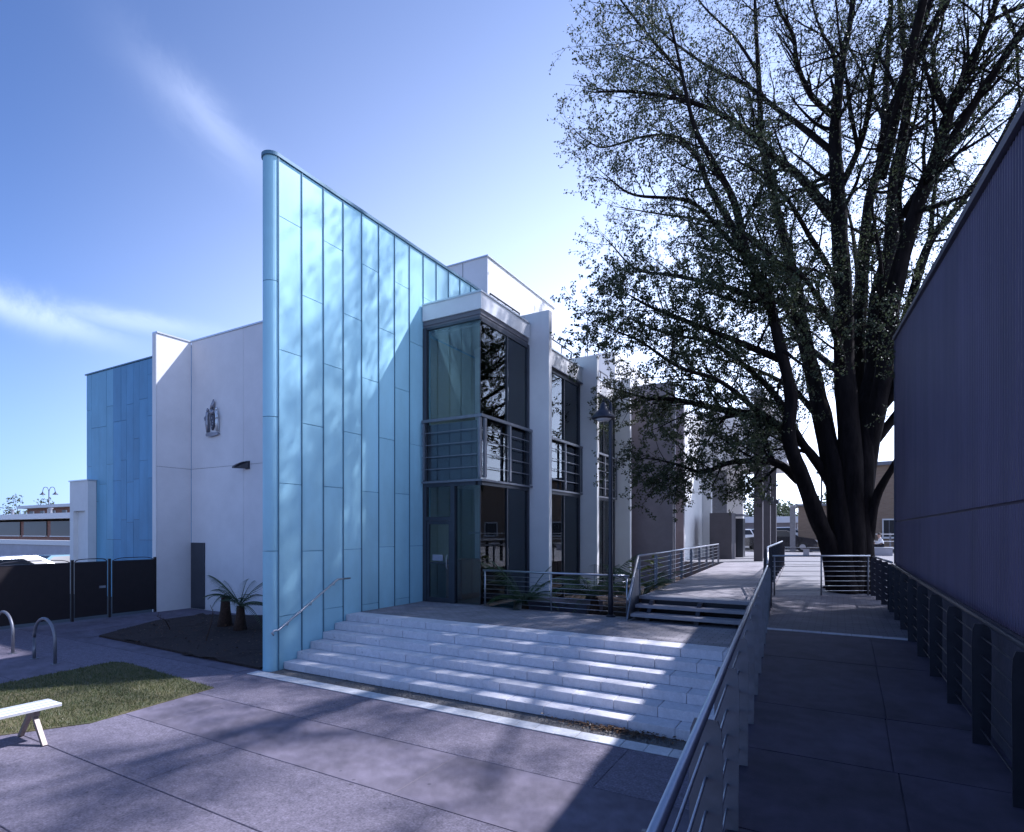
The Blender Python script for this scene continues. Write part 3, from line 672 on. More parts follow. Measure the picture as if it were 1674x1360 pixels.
# crest on the white wall
cx, cz, cy = ony(350,683,11.56).x, ony(350,683,11.56).z, 11.555
cr_ = MB().prism([(cx-.33,cy,cz-.60),(cx-.1,cy,cz-.64),(cx+.18,cy,cz-.61),(cx+.34,cy,cz-.58),(cx+.30,cy,cz-.52),(cx+.1,cy,cz-.50),(cx-.2,cy,cz-.48),(cx-.34,cy,cz-.52)], (0,-.08,0)).build('crest', M['crest'], B)
MB().prism([(cx-.02,cy,cz-.42),(cx+.09,cy,cz-.25),(cx+.11,cy,cz+.08),(cx-.11,cy,cz+.08),(cx-.09,cy,cz-.25)], (0,-.07,0)).build('shield', M['crest_dark'], cr_)
for k,(sx,sz) in enumerate([(0,-.3),(-.06,-.15),(.06,-.13),(0,-.02),(.03,-.22)]):
    MB().box(cx+sx-.018,cx+sx+.018,cy-.085,cy-.065,cz+sz-.018,cz+sz+.018).build('star', M['steel'], cr_)
for sgn, m_ in ((-1,'crest'),(1,'coping')):
    bx_ = cx+sgn*.26
    MB().tube([(bx_,cy-.04,cz-.48),(bx_+sgn*.01,cy-.06,cz-.2),(bx_,cy-.07,cz+.05),(bx_-sgn*.02,cy-.07,cz+.18),(bx_-sgn*.02,cy-.07,cz+.22)], [.055,.07,.05,.06,.03], 8).tube([(bx_-sgn*.02,cy-.07,cz+.2),(bx_-sgn*.02,cy-.07,cz+.26),(bx_-sgn*.02,cy-.07,cz+.33)], [.03,.05,.02], 8).tube([(bx_,cy-.07,cz+.14),(bx_+sgn*.10,cy-.1,cz),(bx_+sgn*.02,cy-.13,cz-.08)], .025, 6).build('supporter_figure', M[m_], cr_, smooth=True)
MB().tube([(cx,cy-.05,cz+.09),(cx,cy-.06,cz+.2),(cx+.01,cy-.06,cz+.28)], [.09,.08,.05], 8).tube([(cx-.08,cy-.06,cz+.28),(cx+.02,cy-.06,cz+.36),(cx+.05,cy-.06,cz+.48),(cx+.07,cy-.06,cz+.60)], [.03,.075,.05,.015], 8).build('helm_and_animal', M['crest'], cr_, smooth=True)

# wall light on the joint
wl = thing('wall_light', (cx+.6, 11.5, 4.8), 'black wedge wall light on the white wall below the crest', 'light')
a = ony(403,762,11.55)
MB().prism([(a.x,11.555,a.z-.08),(a.x,11.555,a.z+.14),(a.x-.06,11.42,a.z+.13),(a.x-.16,11.3,a.z+.06),(a.x-.26,11.22,a.z-.03),(a.x-.26,11.22,a.z-.08)], (0.14,-.02,0)).build('housing', M['darksteel'], wl)
MB().box(a.x-.02,a.x+.16,11.52,11.556,a.z-.10,a.z+.16).build('back_plate', M['darksteel'], wl)

# ---------------------------------------------------------------- corrugated building on the right
WX, WY1 = 1.10, 15.0
def rooft(y): return 5.43 + (y-5.1)*.144
C = thing('corrugated_building', (4, 6, PZ), 'dark blue-grey corrugated metal building with sloping roof on the right', 'building')
def corrugated(z0f, z1f, nm):
    b = MB(); y = -9.0; pitch = .076; pts = []
    while y < WY1-.02:
        for f, dx in ((0,0),(.22,0),(.36,.011),(.64,.011),(.78,0)): pts.append((WX-dx, y+f*pitch))
        y += pitch
    for i, (xx, yy) in enumerate(pts):
        b.v.append(Vector((xx, yy, z0f(yy)))); b.v.append(Vector((xx, yy, z1f(yy))))
    for i in range(len(pts)-1): b.f.append((2*i, 2*i+1, 2*i+3, 2*i+2))
    return b.build(nm, M['corr'], C)
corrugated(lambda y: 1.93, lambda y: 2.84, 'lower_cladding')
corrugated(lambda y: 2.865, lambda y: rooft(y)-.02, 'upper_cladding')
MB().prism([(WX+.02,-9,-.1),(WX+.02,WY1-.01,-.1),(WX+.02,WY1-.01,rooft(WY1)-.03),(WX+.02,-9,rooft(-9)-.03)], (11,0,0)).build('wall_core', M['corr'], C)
MB().box(WX-.012, WX+.02, -9, WY1-.002, -.1, 1.925).build('plinth', M['plinth'], C)
MB().box(WX-.03, WX+.05, WY1-.02, WY1+.03, 1.93, rooft(WY1)).build('corner_trim', M['corr_trim'], C)
MB().prism([(WX-.05,-9.2,rooft(-9.2)-.01),(WX-.05,WY1+.05,rooft(WY1+.05)-.01),(WX-.05,WY1+.05,rooft(WY1+.05)+.06),(WX-.05,-9.2,rooft(-9.2)+.06)], (.045,0,0)).build('fascia', M['corr_trim'], C)
MB().prism([(WX-.02,-9.2,rooft(-9.2)+.071),(WX-.02,WY1+.15,rooft(WY1+.15)+.071),(12.2,WY1+.15,rooft(WY1+.15)+.071),(12.2,-9.2,rooft(-9.2)+.071)], (0,0,.05)).build('roof', M['corr_trim'], C)

# ---------------------------------------------------------------- lamp post on the terrace
def lamp_post(loc, label):
    t = thing('street_lamp', loc, label, 'lamp'); l = Vector(loc)
    MB().lathe(l, [(.055,0),(.055,.5),(.05,.52),(.045,2.6),(.04,4.3),(.03,4.5)], 12).build('pole', M['darksteel'], t, smooth=True)
    MB().lathe(l, [(.10,0),(.10,.03),(.06,.05)], 12).build('base_plate', M['darksteel'], t)
    h = l+Vector((-.13,-.07,4.05))
    MB().tube([l+Vector((0,0,4.45)), l+Vector((-.04,-.02,4.55)), h+Vector((0,0,.52)), h+Vector((0,0,.36))], .018, 8).build('arm', M['darksteel'], t, smooth=True)
    MB().lathe(h, [(.23,.10),(.25,.12),(.24,.15),(.17,.25),(.09,.32),(.06,.42),(.03,.45)], 20).build('lamp_shade', M['darksteel'], t, smooth=True)
    MB().lathe(h, [(.02,.05),(.12,.06),(.17,.10),(.18,.125)], 16).build('diffuser', M['lamp_glow'], t, smooth=True)
    return t
lamp_post((-4.14,11.40,TZ), 'slim dark lamp post with domed shade standing by the terrace railing')

# ---------------------------------------------------------------- big tree
T0 = 16.3
def catmull(P, n=5):
    o = []; m = len(P)
    for i in range(m-1):
        p0, p1, p2, p3 = P[max(i-1,0)], P[i], P[i+1], P[min(i+2,m-1)]
        for k in range(n):
            t = k/n
            o.append(.5*((2*p1)+(-p0+p2)*t+(2*p0-5*p1+4*p2-p3)*t*t+(-p0+3*p1-3*p2+p3)*t*t*t))
    o.append(P[-1]); return o
def limb(pts, w0, w1, name='limb'):
    # pts: (u, v, dt); w: width in photo pixels
    P = catmull([at(u, v, T0+dt) for u, v, dt in pts]); m = len(P)
    r = [ (w0+(w1-w0)*(i/(m-1))**.85)*.0175/2 for i in range(m)]
    r = [q*(1+.05*math.sin(i*1.3+pts[0][0])) for i, q in enumerate(r)]
    return P, [q*(.66 if w0 > 24 else .95) for q in r]
tree = thing('elm_tree', at(1395,960,T0)*1, 'huge many-stemmed tree with sparse small leaves beside the walkway', 'tree')
tree.location.z = .9; ORG[tree.name] = Vector(tree.location)
stems = [
 ([(1370,985,-.3),(1358,900,-.4),(1338,850,-.6),(1312,780,-.8),(1290,716,-1.0),(1293,648,-1.0),(1276,570,-1.2),(1252,479,-1.3),(1222,420,-1.5),(1200,330,-1.8),(1165,265,-2),(1135,206,-2.2),(1115,120,-2.4),(1095,30,-2.5)], 46, 4),
 ([(1382,985,-.5),(1378,900,-.45),(1365,780,-.3),(1346,690,0),(1333,628,.4),(1317,563,.7),(1302,475,1.1),(1285,403,1.4),(1262,309,1.8),(1246,230,2.1),(1240,120,2.4),(1235,20,2.6),(1232,-90,2.8)], 58, 5),
 ([(1392,985,-.4),(1394,850,-.45),(1388,700,-.4),(1380,600,-.3),(1379,495,-.2),(1373,400,-.1),(1370,323,0),(1365,250,.1),(1366,188,.2),(1372,132,.3),(1379,88,.4),(1391,29,.5),(1400,-60,.5),(1405,-160,.6)], 62, 7),
 ([(1400,985,.1),(1406,850,.3),(1406,700,.7),(1404,600,1.0),(1406,506,1.3),(1412,420,1.6),(1420,330,2.0),(1440,260,2.5),(1446,180,3.0),(1452,80,3.6),(1460,-40,4.1),(1465,-140,4.6)], 52, 6),
 ([(1412,985,-.35),(1408,860,-.4),(1414,700,-.3),(1430,600,0),(1434,495,.3),(1456,400,.6),(1462,294,.9),(1474,235,1.1),(1482,176,1.3),(1482,103,1.5),(1474,44,1.7),(1468,-60,1.9),(1466,-160,2.0)], 58, 6),
 ([(1406,985,0),(1408,850,-.1),(1424,720,-.4),(1447,600,-.8),(1458,495,-1.1),(1480,400,-1.5),(1506,318,-1.8),(1529,259,-2.0),(1544,206,-2.2),(1556,171,-2.4),(1574,132,-2.6),(1594,88,-2.8),(1618,35,-3.1),(1640,-40,-3.4),(1650,-130,-3.6)], 50, 6),
 ([(1404,980,.4),(1408,820,.8),(1430,690,1.2),(1464,600,1.6),(1492,480,2.0),(1520,395,2.4),(1559,347,2.8),(1597,294,3.2),(1640,220,3.7),(1680,130,4.2),(1710,20,4.6)], 40, 5),
 ([(1420,880,-.5),(1432,815,-.8),(1462,760,-1.4),(1500,700,-2.4),(1550,620,-3.2)], 26, 4),
]
limbs = [
 ([(1306,786,-.8),(1279,762,-1.3),(1252,753,-1.9),(1226,753,-2.3),(1187,758,-2.7),(1149,772,-3.0),(1110,760,-3.3),(1078,752,-3.6)], 16, 3, .8),
 ([(1289,716,-1.0),(1249,682,-.6),(1203,674,-.1),(1149,663,.4),(1103,653,.8),(1058,651,1.2),(1020,640,1.5)], 19, 3, 1.3),
 ([(1358,790,-.3),(1330,748,-.5),(1306,716,-.6),(1270,650,-.2),(1220,600,.2),(1160,560,.6),(1090,545,1.0),(1030,520,1.3)], 18, 3, 1.2),
 ([(1246,240,2.1),(1206,203,2.3),(1156,176,2.5),(1106,153,2.7),(1073,115,2.9),(1020,90,3.1)], 10, 2, 1),
 ([(1362,359,0),(1309,291,-.6),(1268,259,-1.2),(1241,232,-1.6),(1206,203,-2.0),(1156,176,-2.5),(1100,160,-3.0),(1040,150,-3.4),(985,150,-3.8)], 15, 3, 1),
 ([(1360,247,.1),(1309,206,.8),(1268,176,1.4),(1223,141,2.0),(1182,121,2.5),(1153,106,2.9),(1090,60,3.4),(1050,20,3.8)], 12, 3, 1),
 ([(1364,191,.2),(1326,156,-.6),(1303,103,-1.2),(1297,59,-1.6),(1273,15,-2.0),(1250,-60,-2.6)], 11, 3, 1),
 ([(1370,141,.3),(1362,88,1.1),(1344,53,1.7),(1329,9,2.2),(1318,-70,3)], 9, 2, 1),
 ([(1374,309,0),(1403,244,-.6),(1418,191,-1.1),(1426,126,-1.6),(1438,74,-2.0),(1456,18,-2.4),(1462,-60,-3)], 12, 3, 1),
 ([(1403,244,-.6),(1392,190,-1.6),(1384,130,-2.6),(1372,60,-3.4),(1365,-20,-4)], 8, 2, 1),
 ([(1210,390,-1.7),(1159,306,-1.0),(1147,270,-.6),(1129,244,-.2),(1106,223,.3),(1053,223,.9),(988,241,1.4),(960,230,1.7)], 11, 2, 1.1),
 ([(1222,425,-1.5),(1180,380,-2.1),(1129,330,-2.8),(1038,319,-3.6),(1000,295,-4)], 10, 2, 1.2),
 ([(1258,500,-1.3),(1190,470,-.2),(1100,450,.9),(1040,440,1.8),(1000,400,2.2)], 12, 2, 1.4),
 ([(1280,590,-1.2),(1200,556,-2.2),(1110,520,-3.4),(1060,500,-4.0),(1025,480,-4.4)], 13, 2, 1.4),
 ([(1249,682,-.6),(1180,625,-1.6),(1110,600,-2.6),(1050,560,-3.4),(1005,540,-3.9)], 10, 2, 1.3),
 ([(1302,475,1.1),(1262,420,2.4),(1215,380,3.6),(1150,360,4.8),(1080,350,5.8),(1020,340,6.4)], 13, 2, 1.2),
 ([(1317,563,.7),(1280,500,2.2),(1230,480,3.6),(1160,470,5.0),(1090,470,6.0)], 12, 2, 1.2),
 ([(1344,690,0),(1300,640,1.6),(1250,610,3.2),(1190,590,4.8),(1120,580,6.0)], 13, 2, 1.1),
 ([(1379,495,-.2),(1350,430,-1.6),(1320,380,-3.0),(1290,330,-4.2),(1250,290,-5.2),(1200,260,-6.0)], 12, 2, 1.1),
 ([(1388,640,-.3),(1370,560,-2.0),(1345,500,-3.4),(1310,450,-4.6),(1260,420,-5.6),(1210,380,-6.2)], 13, 2, 1.2),
 ([(1406,506,1.3),(1400,430,3.2),(1390,360,5.0),(1370,300,6.4),(1350,240,7.4)], 12, 2, 1),
 ([(1446,200,3.0),(1420,140,4.6),(1390,80,6.0),(1370,20,7.0)], 9, 2, 1),
 ([(1430,600,0),(1440,520,-1.8),(1440,440,-3.4),(1430,370,-4.6),(1420,300,-5.4)], 12, 2, 1.1),
 ([(1476,235,1.1),(1492,150,-.2),(1500,80,-1.6),(1520,0,-3)], 9, 2, 1),
 ([(1552,180,-2.4),(1532,141,-2.0),(1526,88,-1.6),(1541,35,-1.2),(1545,-40,-.8)], 11, 2, 1),
 ([(1529,268,-2.0),(1579,218,-2.4),(1626,171,-2.8),(1662,138,-3.2),(1710,90,-3.6)], 10, 2, 1),
 ([(1640,10,-3.2),(1660,60,-3.6),(1664,120,-3.8),(1668,180,-4.0)], 7, 2, .8),
 ([(1520,395,2.4),(1530,300,3.4),(1550,220,4.4),(1560,120,5.4),(1570,30,6.2)], 10, 2, 1),
 ([(1480,400,-1.5),(1470,330,-3),(1480,250,-4.4),(1500,180,-5.4),(1510,100,-6.2)], 10, 2, 1),
 ([(1330,620,.4),(1310,540,-.8),(1270,450,-1.8),(1240,380,-2.6),(1215,320,-3.2)], 9, 2, 1.2),
 ([(1240,120,2.4),(1200,60,3),(1150,10,3.6),(1110,-50,4.2)], 7, 2, 1),
 ([(1115,120,-2.4),(1070,70,-2.8),(1030,20,-3.2),(1000,-20,-3.6)], 6, 2, 1),
 ([(1640,-40,-3.4),(1690,-110,-2),(1740,-150,-.5),(1790,-160,1)], 9, 2, 1.3),
 ([(1618,35,-3.1),(1690,0,-4),(1760,-20,-5)], 8, 2, 1.3),
 ([(1466,-100,2.0),(1540,-180,3),(1620,-220,4),(1700,-230,5)], 9, 2, 1.3),
 ([(1405,-160,.6),(1440,-230,-1),(1500,-260,-2.5),(1570,-260,-4)], 8, 2, 1.3),
 ([(1545,-40,-.8),(1600,-110,-1),(1650,-180,-1)], 8, 2, 1.3),
 ([(1710,20,4.6),(1760,-40,4.6),(1800,-120,4.4)], 8, 2, 1.3),
 ([(1400,-60,.5),(1350,-140,0),(1300,-190,-.6)], 7, 2, 1.2),
 ([(1232,-60,2.8),(1180,-110,2.2),(1130,-120,1.5)], 6, 2, 1.2),
 ([(1465,-100,2.0),(1500,-160,1),(1540,-190,0)], 6, 2, 1.2),
]
tw = MB(); lf = MB()
def rnd_unit():
    while True:
        v = Vector((random.uniform(-1,1), random.uniform(-1,1), random.uniform(-1,1)))
        if .05 < v.length < 1: return v.normalized()
axis = Vector((tree.location.x, tree.location.y, 0))
NLEAF = [0]
def leaf(p, d):
    s = random.uniform(.042, .074); d = (d*.5 + rnd_unit() + Vector((0,0,-.35))).normalized()
    n = (rnd_unit()*.9 + Vector((0,0,.5))).normalized(); sd = d.cross(n)
    if sd.length < .05: return
    sd = sd.normalized(); nn = sd.cross(d)
    b = p + d*s*.25
    lf.add([b, b+d*s*.40+sd*s*.42+nn*s*.12, b+d*s, b+d*s*.40-sd*s*.42+nn*s*.12], [(0,1,2),(0,2,3)]); NLEAF[0] += 1
def leafiness(p):
    # bare inside and up high among the stems, thick on the low spreading limbs
    sd = (p-axis).dot(RT); low = min(1, max(0, (12.6-p.z)/4.5)); side = min(1, max(0, (-1.0-sd)/3.0))
    return (.62 + .55*side + 2.1*low*side + .4*low)*(.64 if p.z > 12 and sd > -3 else 1.0)
def grow(p, d, L, r, lev, leafy):
    n = max(3, int(L/.3)); st_ = L/n; pts = [p.copy()]; dirs = [d]
    for i in range(n):
        d = (d + rnd_unit()*(.20 if lev == 1 else .30) + Vector((0,0,.04 if lev == 1 else -.02))).normalized()
        p = p + d*st_; pts.append(p.copy()); dirs.append(d)
    rr = [max(.0035, r*(1-.8*i/n)) for i in range(n+1)]
    tw.tube(pts, rr, 5 if lev == 1 else 3, cap=False)
    if lev < 3:
        m = int(L*(2.6 if lev == 1 else 4.6)+random.random())
        for k in range(m):
            f = random.uniform(.18 if lev == 1 else .1, 1.0); i = min(n, int(f*n)); a = rnd_unit()
            dd = dirs[i]; sd = dd.cross(a).normalized(); ang = R(random.uniform(28, 62))
            nd = (dd*math.cos(ang) + sd*math.sin(ang)).normalized()
            grow(pts[i], nd, (L*random.uniform(.38,.6) if lev == 1 else random.uniform(.30,.75)), rr[i]*.55, lev+1, leafy)
    if lev >= 2:
        for i in range(1, n+1):
            q = (3.8 if lev == 3 else 1.8)*leafy
            c = int(q*leafiness(pts[i]) + random.random())
            for _ in range(c): leaf(pts[i]+rnd_unit()*.05, dirs[i])
def bark_tube(b, P, r, n=26):
    i0 = len(b.v); b.tube(P, r, n); ph = [random.uniform(-1,1) for _ in range(n)]
    for i in range(len(P)):
        for k in range(n):
            q = b.v[i0+i*n+k]; d = q-P[i]
            f = .055*ph[k] + .05*ph[(k*3+i//3) % n] + .05*math.sin(k*2*math.pi/n*3 + i*.11) + .03*random.uniform(-1,1)
            b.v[i0+i*n+k] = P[i] + d*(1+f)
trunk = MB()
for pts, w0, w1 in stems:
    P, r = limb(pts, w0, w1); bark_tube(trunk, P, r)
    m = len(P)
    for i in range(int(m*.40), m):
        hgt = P[i].z
        if hgt < 5.0 or random.random() > .62: continue
        dd = (P[min(i+1,m-1)]-P[i-1]).normalized(); rad = P[i]-axis; rad.z = 0
        rad = rad.normalized() if rad.length > .3 else rnd_unit()
        nd = (dd*.6 + rad*.45 + rnd_unit()*.9).normalized()
        grow(P[i], nd, random.uniform(1.2, 2.6), max(.012, r[i]*.38), 1, .9)
trunk.build('trunk', M['bark'], tree, smooth=True)
# root flare
fl = MB(); c0 = at(1396,968,T0-.05); c0.z = .85
for k in range(9):
    a = k/9*6.28+.3; rr = random.uniform(.62, .95)
    fl.tube([c0+Vector((math.cos(a)*rr, math.sin(a)*rr, .02)), c0+Vector((math.cos(a)*.48, math.sin(a)*.48, .25)), c0+Vector((math.cos(a)*.34, math.sin(a)*.34, .8)), c0+Vector((math.cos(a)*.28, math.sin(a)*.28, 1.8))], [.06,.14,.20,.18], 9)
fl.build('root_flare', M['bark'], tree, smooth=True)
for pts, w0, w1, den in limbs:
    pts = [(u, v, dt*.4 if dt < 0 else dt) for u, v, dt in pts]
    P, r = limb(pts, w0, w1); MB().tube(P, r, 8).build('limb', M['bark'], tree, smooth=True)
    m = len(P)
    for i in range(int(m*.15), m):
        if random.random() > .95*den: continue
        f = i/(m-1)
        dd = (P[min(i+1,m-1)]-P[i-1]).normalized(); rad = P[i]-axis; rad.z = 0; rad = rad.normalized()
        nd = (dd*.8 + rad*.15 + rnd_unit()*.85).normalized()
        grow(P[i], nd, random.uniform(.9, 2.3)*(1-.35*f), max(.010, r[i]*.42), 1, 1.0)
    grow(P[-1], (P[-1]-P[-2]).normalized(), .7, r[-1], 1, 1.0)
wl_ = [[(.8,19,5),(3,20.5,8),(5.5,21.5,9.5),(8.5,22,10.5)], [(.8,19.3,6),(2.5,22,9),(4,25,11),(5,27.5,12)], [(.5,19.5,6),(0,22.5,9.5),(-1,25,11.5),(-2,27,12.5)],
 [(1,18.8,6),(4,18.3,9.5),(7,18.2,11.5),(9.5,18,12)],
 [(1,19.2,7),(3.5,21.5,10.5),(6,24,12.5),(8,26,13)], [(.9,19,6),(3,19.2,9),(5.5,19.8,11),(7.5,20,12.5)], [(2,19,6.5),(4,19.6,8),(7,21,9.5)], [(1.5,19.6,6.5),(4,22,8.5),(6,24.5,10)], [(1,20,6.5),(2.5,23,9),(3,25.5,10.5)], [(.5,20,7),(-1,23.5,9.5),(-1.5,26,11)], [(1.5,19,6),(3.5,20.5,7.2),(5.5,22.3,8.2)], [(1,18.5,13),(2.5,16.5,17),(4,15,19.5)], [(1.2,18.6,14),(4,17.5,19),(6,17,22)], [(1,18,12),(2,15,16),(2.5,13,18)], [(1.5,18.3,11),(4,16.8,14.5),(6.5,15.5,17)]]
for W in wl_:
    P = catmull([Vector(q) for q in W]); m = len(P); r = [.13*(1-.82*i/(m-1)) for i in range(m)]
    MB().tube(P, r, 8).build('limb', M['bark'], tree, smooth=True)
    for i in range(int(m*.2), m):
        for _ in range(2):
            if random.random() > .7: continue
            dd = (P[min(i+1,m-1)]-P[i-1]).normalized()
            grow(P[i], (dd*.8 + rnd_unit()*.95).normalized(), random.uniform(1.1, 2.5), max(.012, r[i]*.42), 1, 2.3 if W[-1][2] < 14 else 2.6)
# small leaves on the trunk, as the photo shows
tag(tw.build('twigs', M['bark'], tree), kind='stuff')
tag(lf.build('crown', M['leaf'], tree), kind='stuff')
print('leaves', NLEAF[0], 'twig faces', len(tw.f))

# ---------------------------------------------------------------- ferns and plants
def frond(b, p, az, L, rise, droop, wl, n=26):
    d = Vector((math.cos(az), math.sin(az), 0)); pts = []
    for i in range(n+1):
        f = i/n; pts.append(p + d*(L*f*(1-.12*f)) + Vector((0,0, L*(rise*f - droop*f*f))))
    b.tube(pts, [max(.003,.012*(1-i/n)) for i in range(n+1)], 4, cap=False)
    sd = d.cross(Vector((0,0,1)))
    for i in range(3, n+1):
        f = i/n; l = wl*math.sin(math.pi*min(1,(f*.9+.08)))**.7*random.uniform(.85,1.1)
        for s in (-1, 1):
            q = pts[i]; tip = q + sd*s*l + d*l*.45 + Vector((0,0,-l*.25)); wv = d*L/n*.62
            b.add([q-wv, q+wv, tip], [(0,1,2)])
def fern(name, loc, h, nf, L, label, trunk_r=.10, rise=(.25,.9), bare=False, cat='fern'):
    t = thing(name, loc, label, cat); l = Vector(loc)
    if h > 0: MB().tube([l+Vector((0,0,-.05)), l+Vector((.02,0,h*.5)), l+Vector((0,.02,h))], [trunk_r*1.25, trunk_r*.8, trunk_r*.62], 10).build('trunk', M['fern_trunk'], t, smooth=True)
    for k in range(nf):
        b = MB(); frond(b, l+Vector((0,0,h)), k/nf*6.28+random.uniform(-.25,.25), L*random.uniform(.75,1.1), random.uniform(*rise), random.uniform(.45,1.0), L*.23)
        b.build('frond', M['fern'], t)
    return t
p = onz(408,1020,.05); fern('tree_fern', (-13.75,9.5,.05), .62, 17, 1.0, 'tree fern with spreading fronds beside the blue wall end', .15, (.2,1.7))
fern('tree_fern', (-14.7,9.7,.05), .80, 5, .6, 'bare stumpy tree fern trunk with a few fronds', .17, (.0,.7))
tw2 = [((-15.4,8.6,.05),(-14.9,8.0,.50)),((-13.0,8.1,.05),(-13.2,8.4,.75))]
for k, (a, b) in enumerate(tw2):
    a = Vector(a); b = Vector(b); bb = MB(); bb.tube([a, a.lerp(b,.5)+Vector((.05,.02,.06)), b], [.014,.011,.006], 6)
    for q in (.5,.75,.95): bb.tube([a.lerp(b,q), a.lerp(b,q)+Vector((random.uniform(-.2,.2),.05,.12))], .005, 4)
    tag(bb.build('bare_sapling', M['fern_trunk']), ['leaning bare stick plant at the far side of the planting bed','taller bare stick plant in front of the fern stump'][k], 'plant')
def strappy(name, loc, n, L, label, m='fern'):
    t = thing(name, loc, label, 'plant'); l = Vector(loc)
    for k in range(n):
        az = k/n*6.28+random.uniform(-.3,.3); b = MB(); d = Vector((math.cos(az), math.sin(az),0)); sd = d.cross(Vector((0,0,1))); r_ = random.uniform(.5,1.3); q = []
        for i in range(7):
            f = i/6; c = l + d*L*f*.8 + Vector((0,0,L*(r_*f-.55*f*f))); ww = .035*(1-f)**.7+.002; q += [c-sd*ww, c+sd*ww+Vector((0,0,.01))]
        b.add(q, [(2*i,2*i+1,2*i+3,2*i+2) for i in range(6)]); b.build('leaf', M[m], t)
    return t
fern('cycad', (-6.55,12.05,.60), .30, 18, 1.15, 'cycad with stiff upright fronds behind the terrace railing', .13, (.6,1.6), cat='plant')
fern('cycad', (-4.95,12.5,.60), .50, 18, 1.3, 'larger arching cycad just left of the lamp post', .14, (.5,1.4), cat='plant')
fern('cycad', (-4.05,13.3,.60), .45, 15, 1.05, 'cycad between the lamp post and the walkway railing', .12, (.6,1.4), cat='plant')
fern('cycad', (-5.8,14.2,.60), .3, 15, 1.1, 'low cycad at the foot of the second fin wall', .12, (.5,1.3), cat='plant')
def bigleaf(loc, n, label):
    t = thing('leafy_shrub', loc, label, 'shrub'); l = Vector(loc)
    MB().tube([l, l+Vector((.03,0,.4)), l+Vector((0,.03,.85))], [.025,.02,.01], 6).build('stem', M['fern_trunk'], t)
    for k in range(n):
        az = random.uniform(0,6.28); z = random.uniform(.3,1.0); L = random.uniform(.22,.38); d = Vector((math.cos(az), math.sin(az), random.uniform(.0,.5))).normalized(); sd = d.cross(Vector((0,0,1))).normalized(); c = l+Vector((0,0,z))
        MB().add([c, c+d*L*.3+sd*L*.24, c+d*L*.7+sd*L*.2, c+d*L+Vector((0,0,-.05)), c+d*L*.7-sd*L*.2, c+d*L*.3-sd*L*.24], [(0,1,2,3),(0,3,4,5)]).build('leaf', M['yleaf'], t)
fern('cycad', (-4.5,15.2,.60), .5, 15, 1.1, 'cycad in the bed behind the middle of the walkway railing', .12, (.6,1.4), cat='plant')
tag(MB().cbox(-7.1,-5.3,12.9,14.0,.4,.86,.01).build('concrete_plinth', M['conc_smooth']), 'low concrete block among the ferns below the first fin wall', 'plinth')
bigleaf((-4.35,13.9,.95), 22, 'yellow-green broad-leaved shrub behind the walkway railing, nearest the steps')
bigleaf((-4.6,16.2,.95), 20, 'yellow-green broad-leaved shrub farther along the walkway railing')

# ---------------------------------------------------------------- fence, hoops, bench
FX = -19.42
fe = thing('fence', (FX, 6, 0), 'dark solid panel fence with a gate closing off the yard', 'fence')
for (y0, y1, nm) in ((-2.0,3.0,'fence_panel'),(3.03,7.98,'fence_panel'),(8.10,8.95,'gate_panel'),(9.10,10.33,'fence_panel')):
    pp = MB().box(FX-.02, FX+.02, y0, y1, .10, 1.70).build(nm, M['fence'], fe)
    MB().box(FX-.03, FX+.03, y0, y1, 1.701, 1.73).build('top_rail', M['darksteel'], pp)
    if nm == 'gate_panel':
        MB().box(FX+.021, FX+.05, y1-.22, y1-.05, .92, .99).build('latch', M['steel'], pp)
        MB().tube(catmull([Vector((FX,y0,1.73)),Vector((FX,y0+.10,1.80)),Vector((FX,(y0+y1)/2,1.815)),Vector((FX,y1-.10,1.80)),Vector((FX,y1,1.73))],4), .014, 6).build('bow_rail', M['darksteel'], pp)
    else:
        n = max(1, round((y1-y0)/1.7))
        for k in range(n):
            a = y0+(y1-y0)*k/n; b = y0+(y1-y0)*(k+1)/n
            MB().tube(catmull([Vector((FX,a,1.73)),Vector((FX,a+.2,1.80)),Vector((FX,(a+b)/2,1.815)),Vector((FX,b-.2,1.80)),Vector((FX,b,1.73))],4), .012, 6).build('bow_rail', M['darksteel'], pp)
for y in (3.015, 8.04, 9.02, 10.36): MB().box(FX-.035,FX+.035,y-.03,y+.03,0,1.80).build('post', M['fence'], fe)
for i, (x0, lab) in enumerate(((-14.45,'steel bicycle hoop standing on the paving, nearer the lawn corner'),(-16.40,'steel bicycle hoop cut by the left edge of the photo'))):
    pts = [Vector((x0,5.31,0)), Vector((x0,5.31,.45))]+[Vector((x0+.46-.46*math.cos(a), 5.31, .45+.42*math.sin(a))) for a in [math.pi*k/14 for k in range(15)]]+[Vector((x0+.92,5.31,.45)), Vector((x0+.92,5.31,0))]
    t = thing('bicycle_hoop', (x0+.46,5.31,0), lab, 'bicycle rack', 'bicycle hoops on the paving')
    MB().tube(pts, .03, 12).build('hoop', M['galv'], t, smooth=True)
    for xx in (x0, x0+.92): MB().lathe((xx,5.31,0), [(.075,.0),(.075,.012),(.04,.016)], 14).build('foot_plate', M['galv'], t)
bn = thing('bench', (-8.8,2.5,0), 'pale slatted metal bench on splayed legs at the lawn edge', 'bench')
for k in range(3): MB().cbox(-9.0+k*.127, -9.0+k*.127+.117, 1.4, 3.46, .41, .45, .006).build('slat', M['bench'], bn)
for y in (1.7, 3.22):
    for x0, x1 in ((-8.87,-9.16),(-8.77,-8.48)):
        MB().beam((x0,y,.35),(x1,y,.0),.05,.05,(0,1,0)).build('leg', M['benchleg'], bn)
    MB().box(-8.95,-8.69,y-.03,y+.03,.33,.409).build('bracket', M['benchleg'], bn)

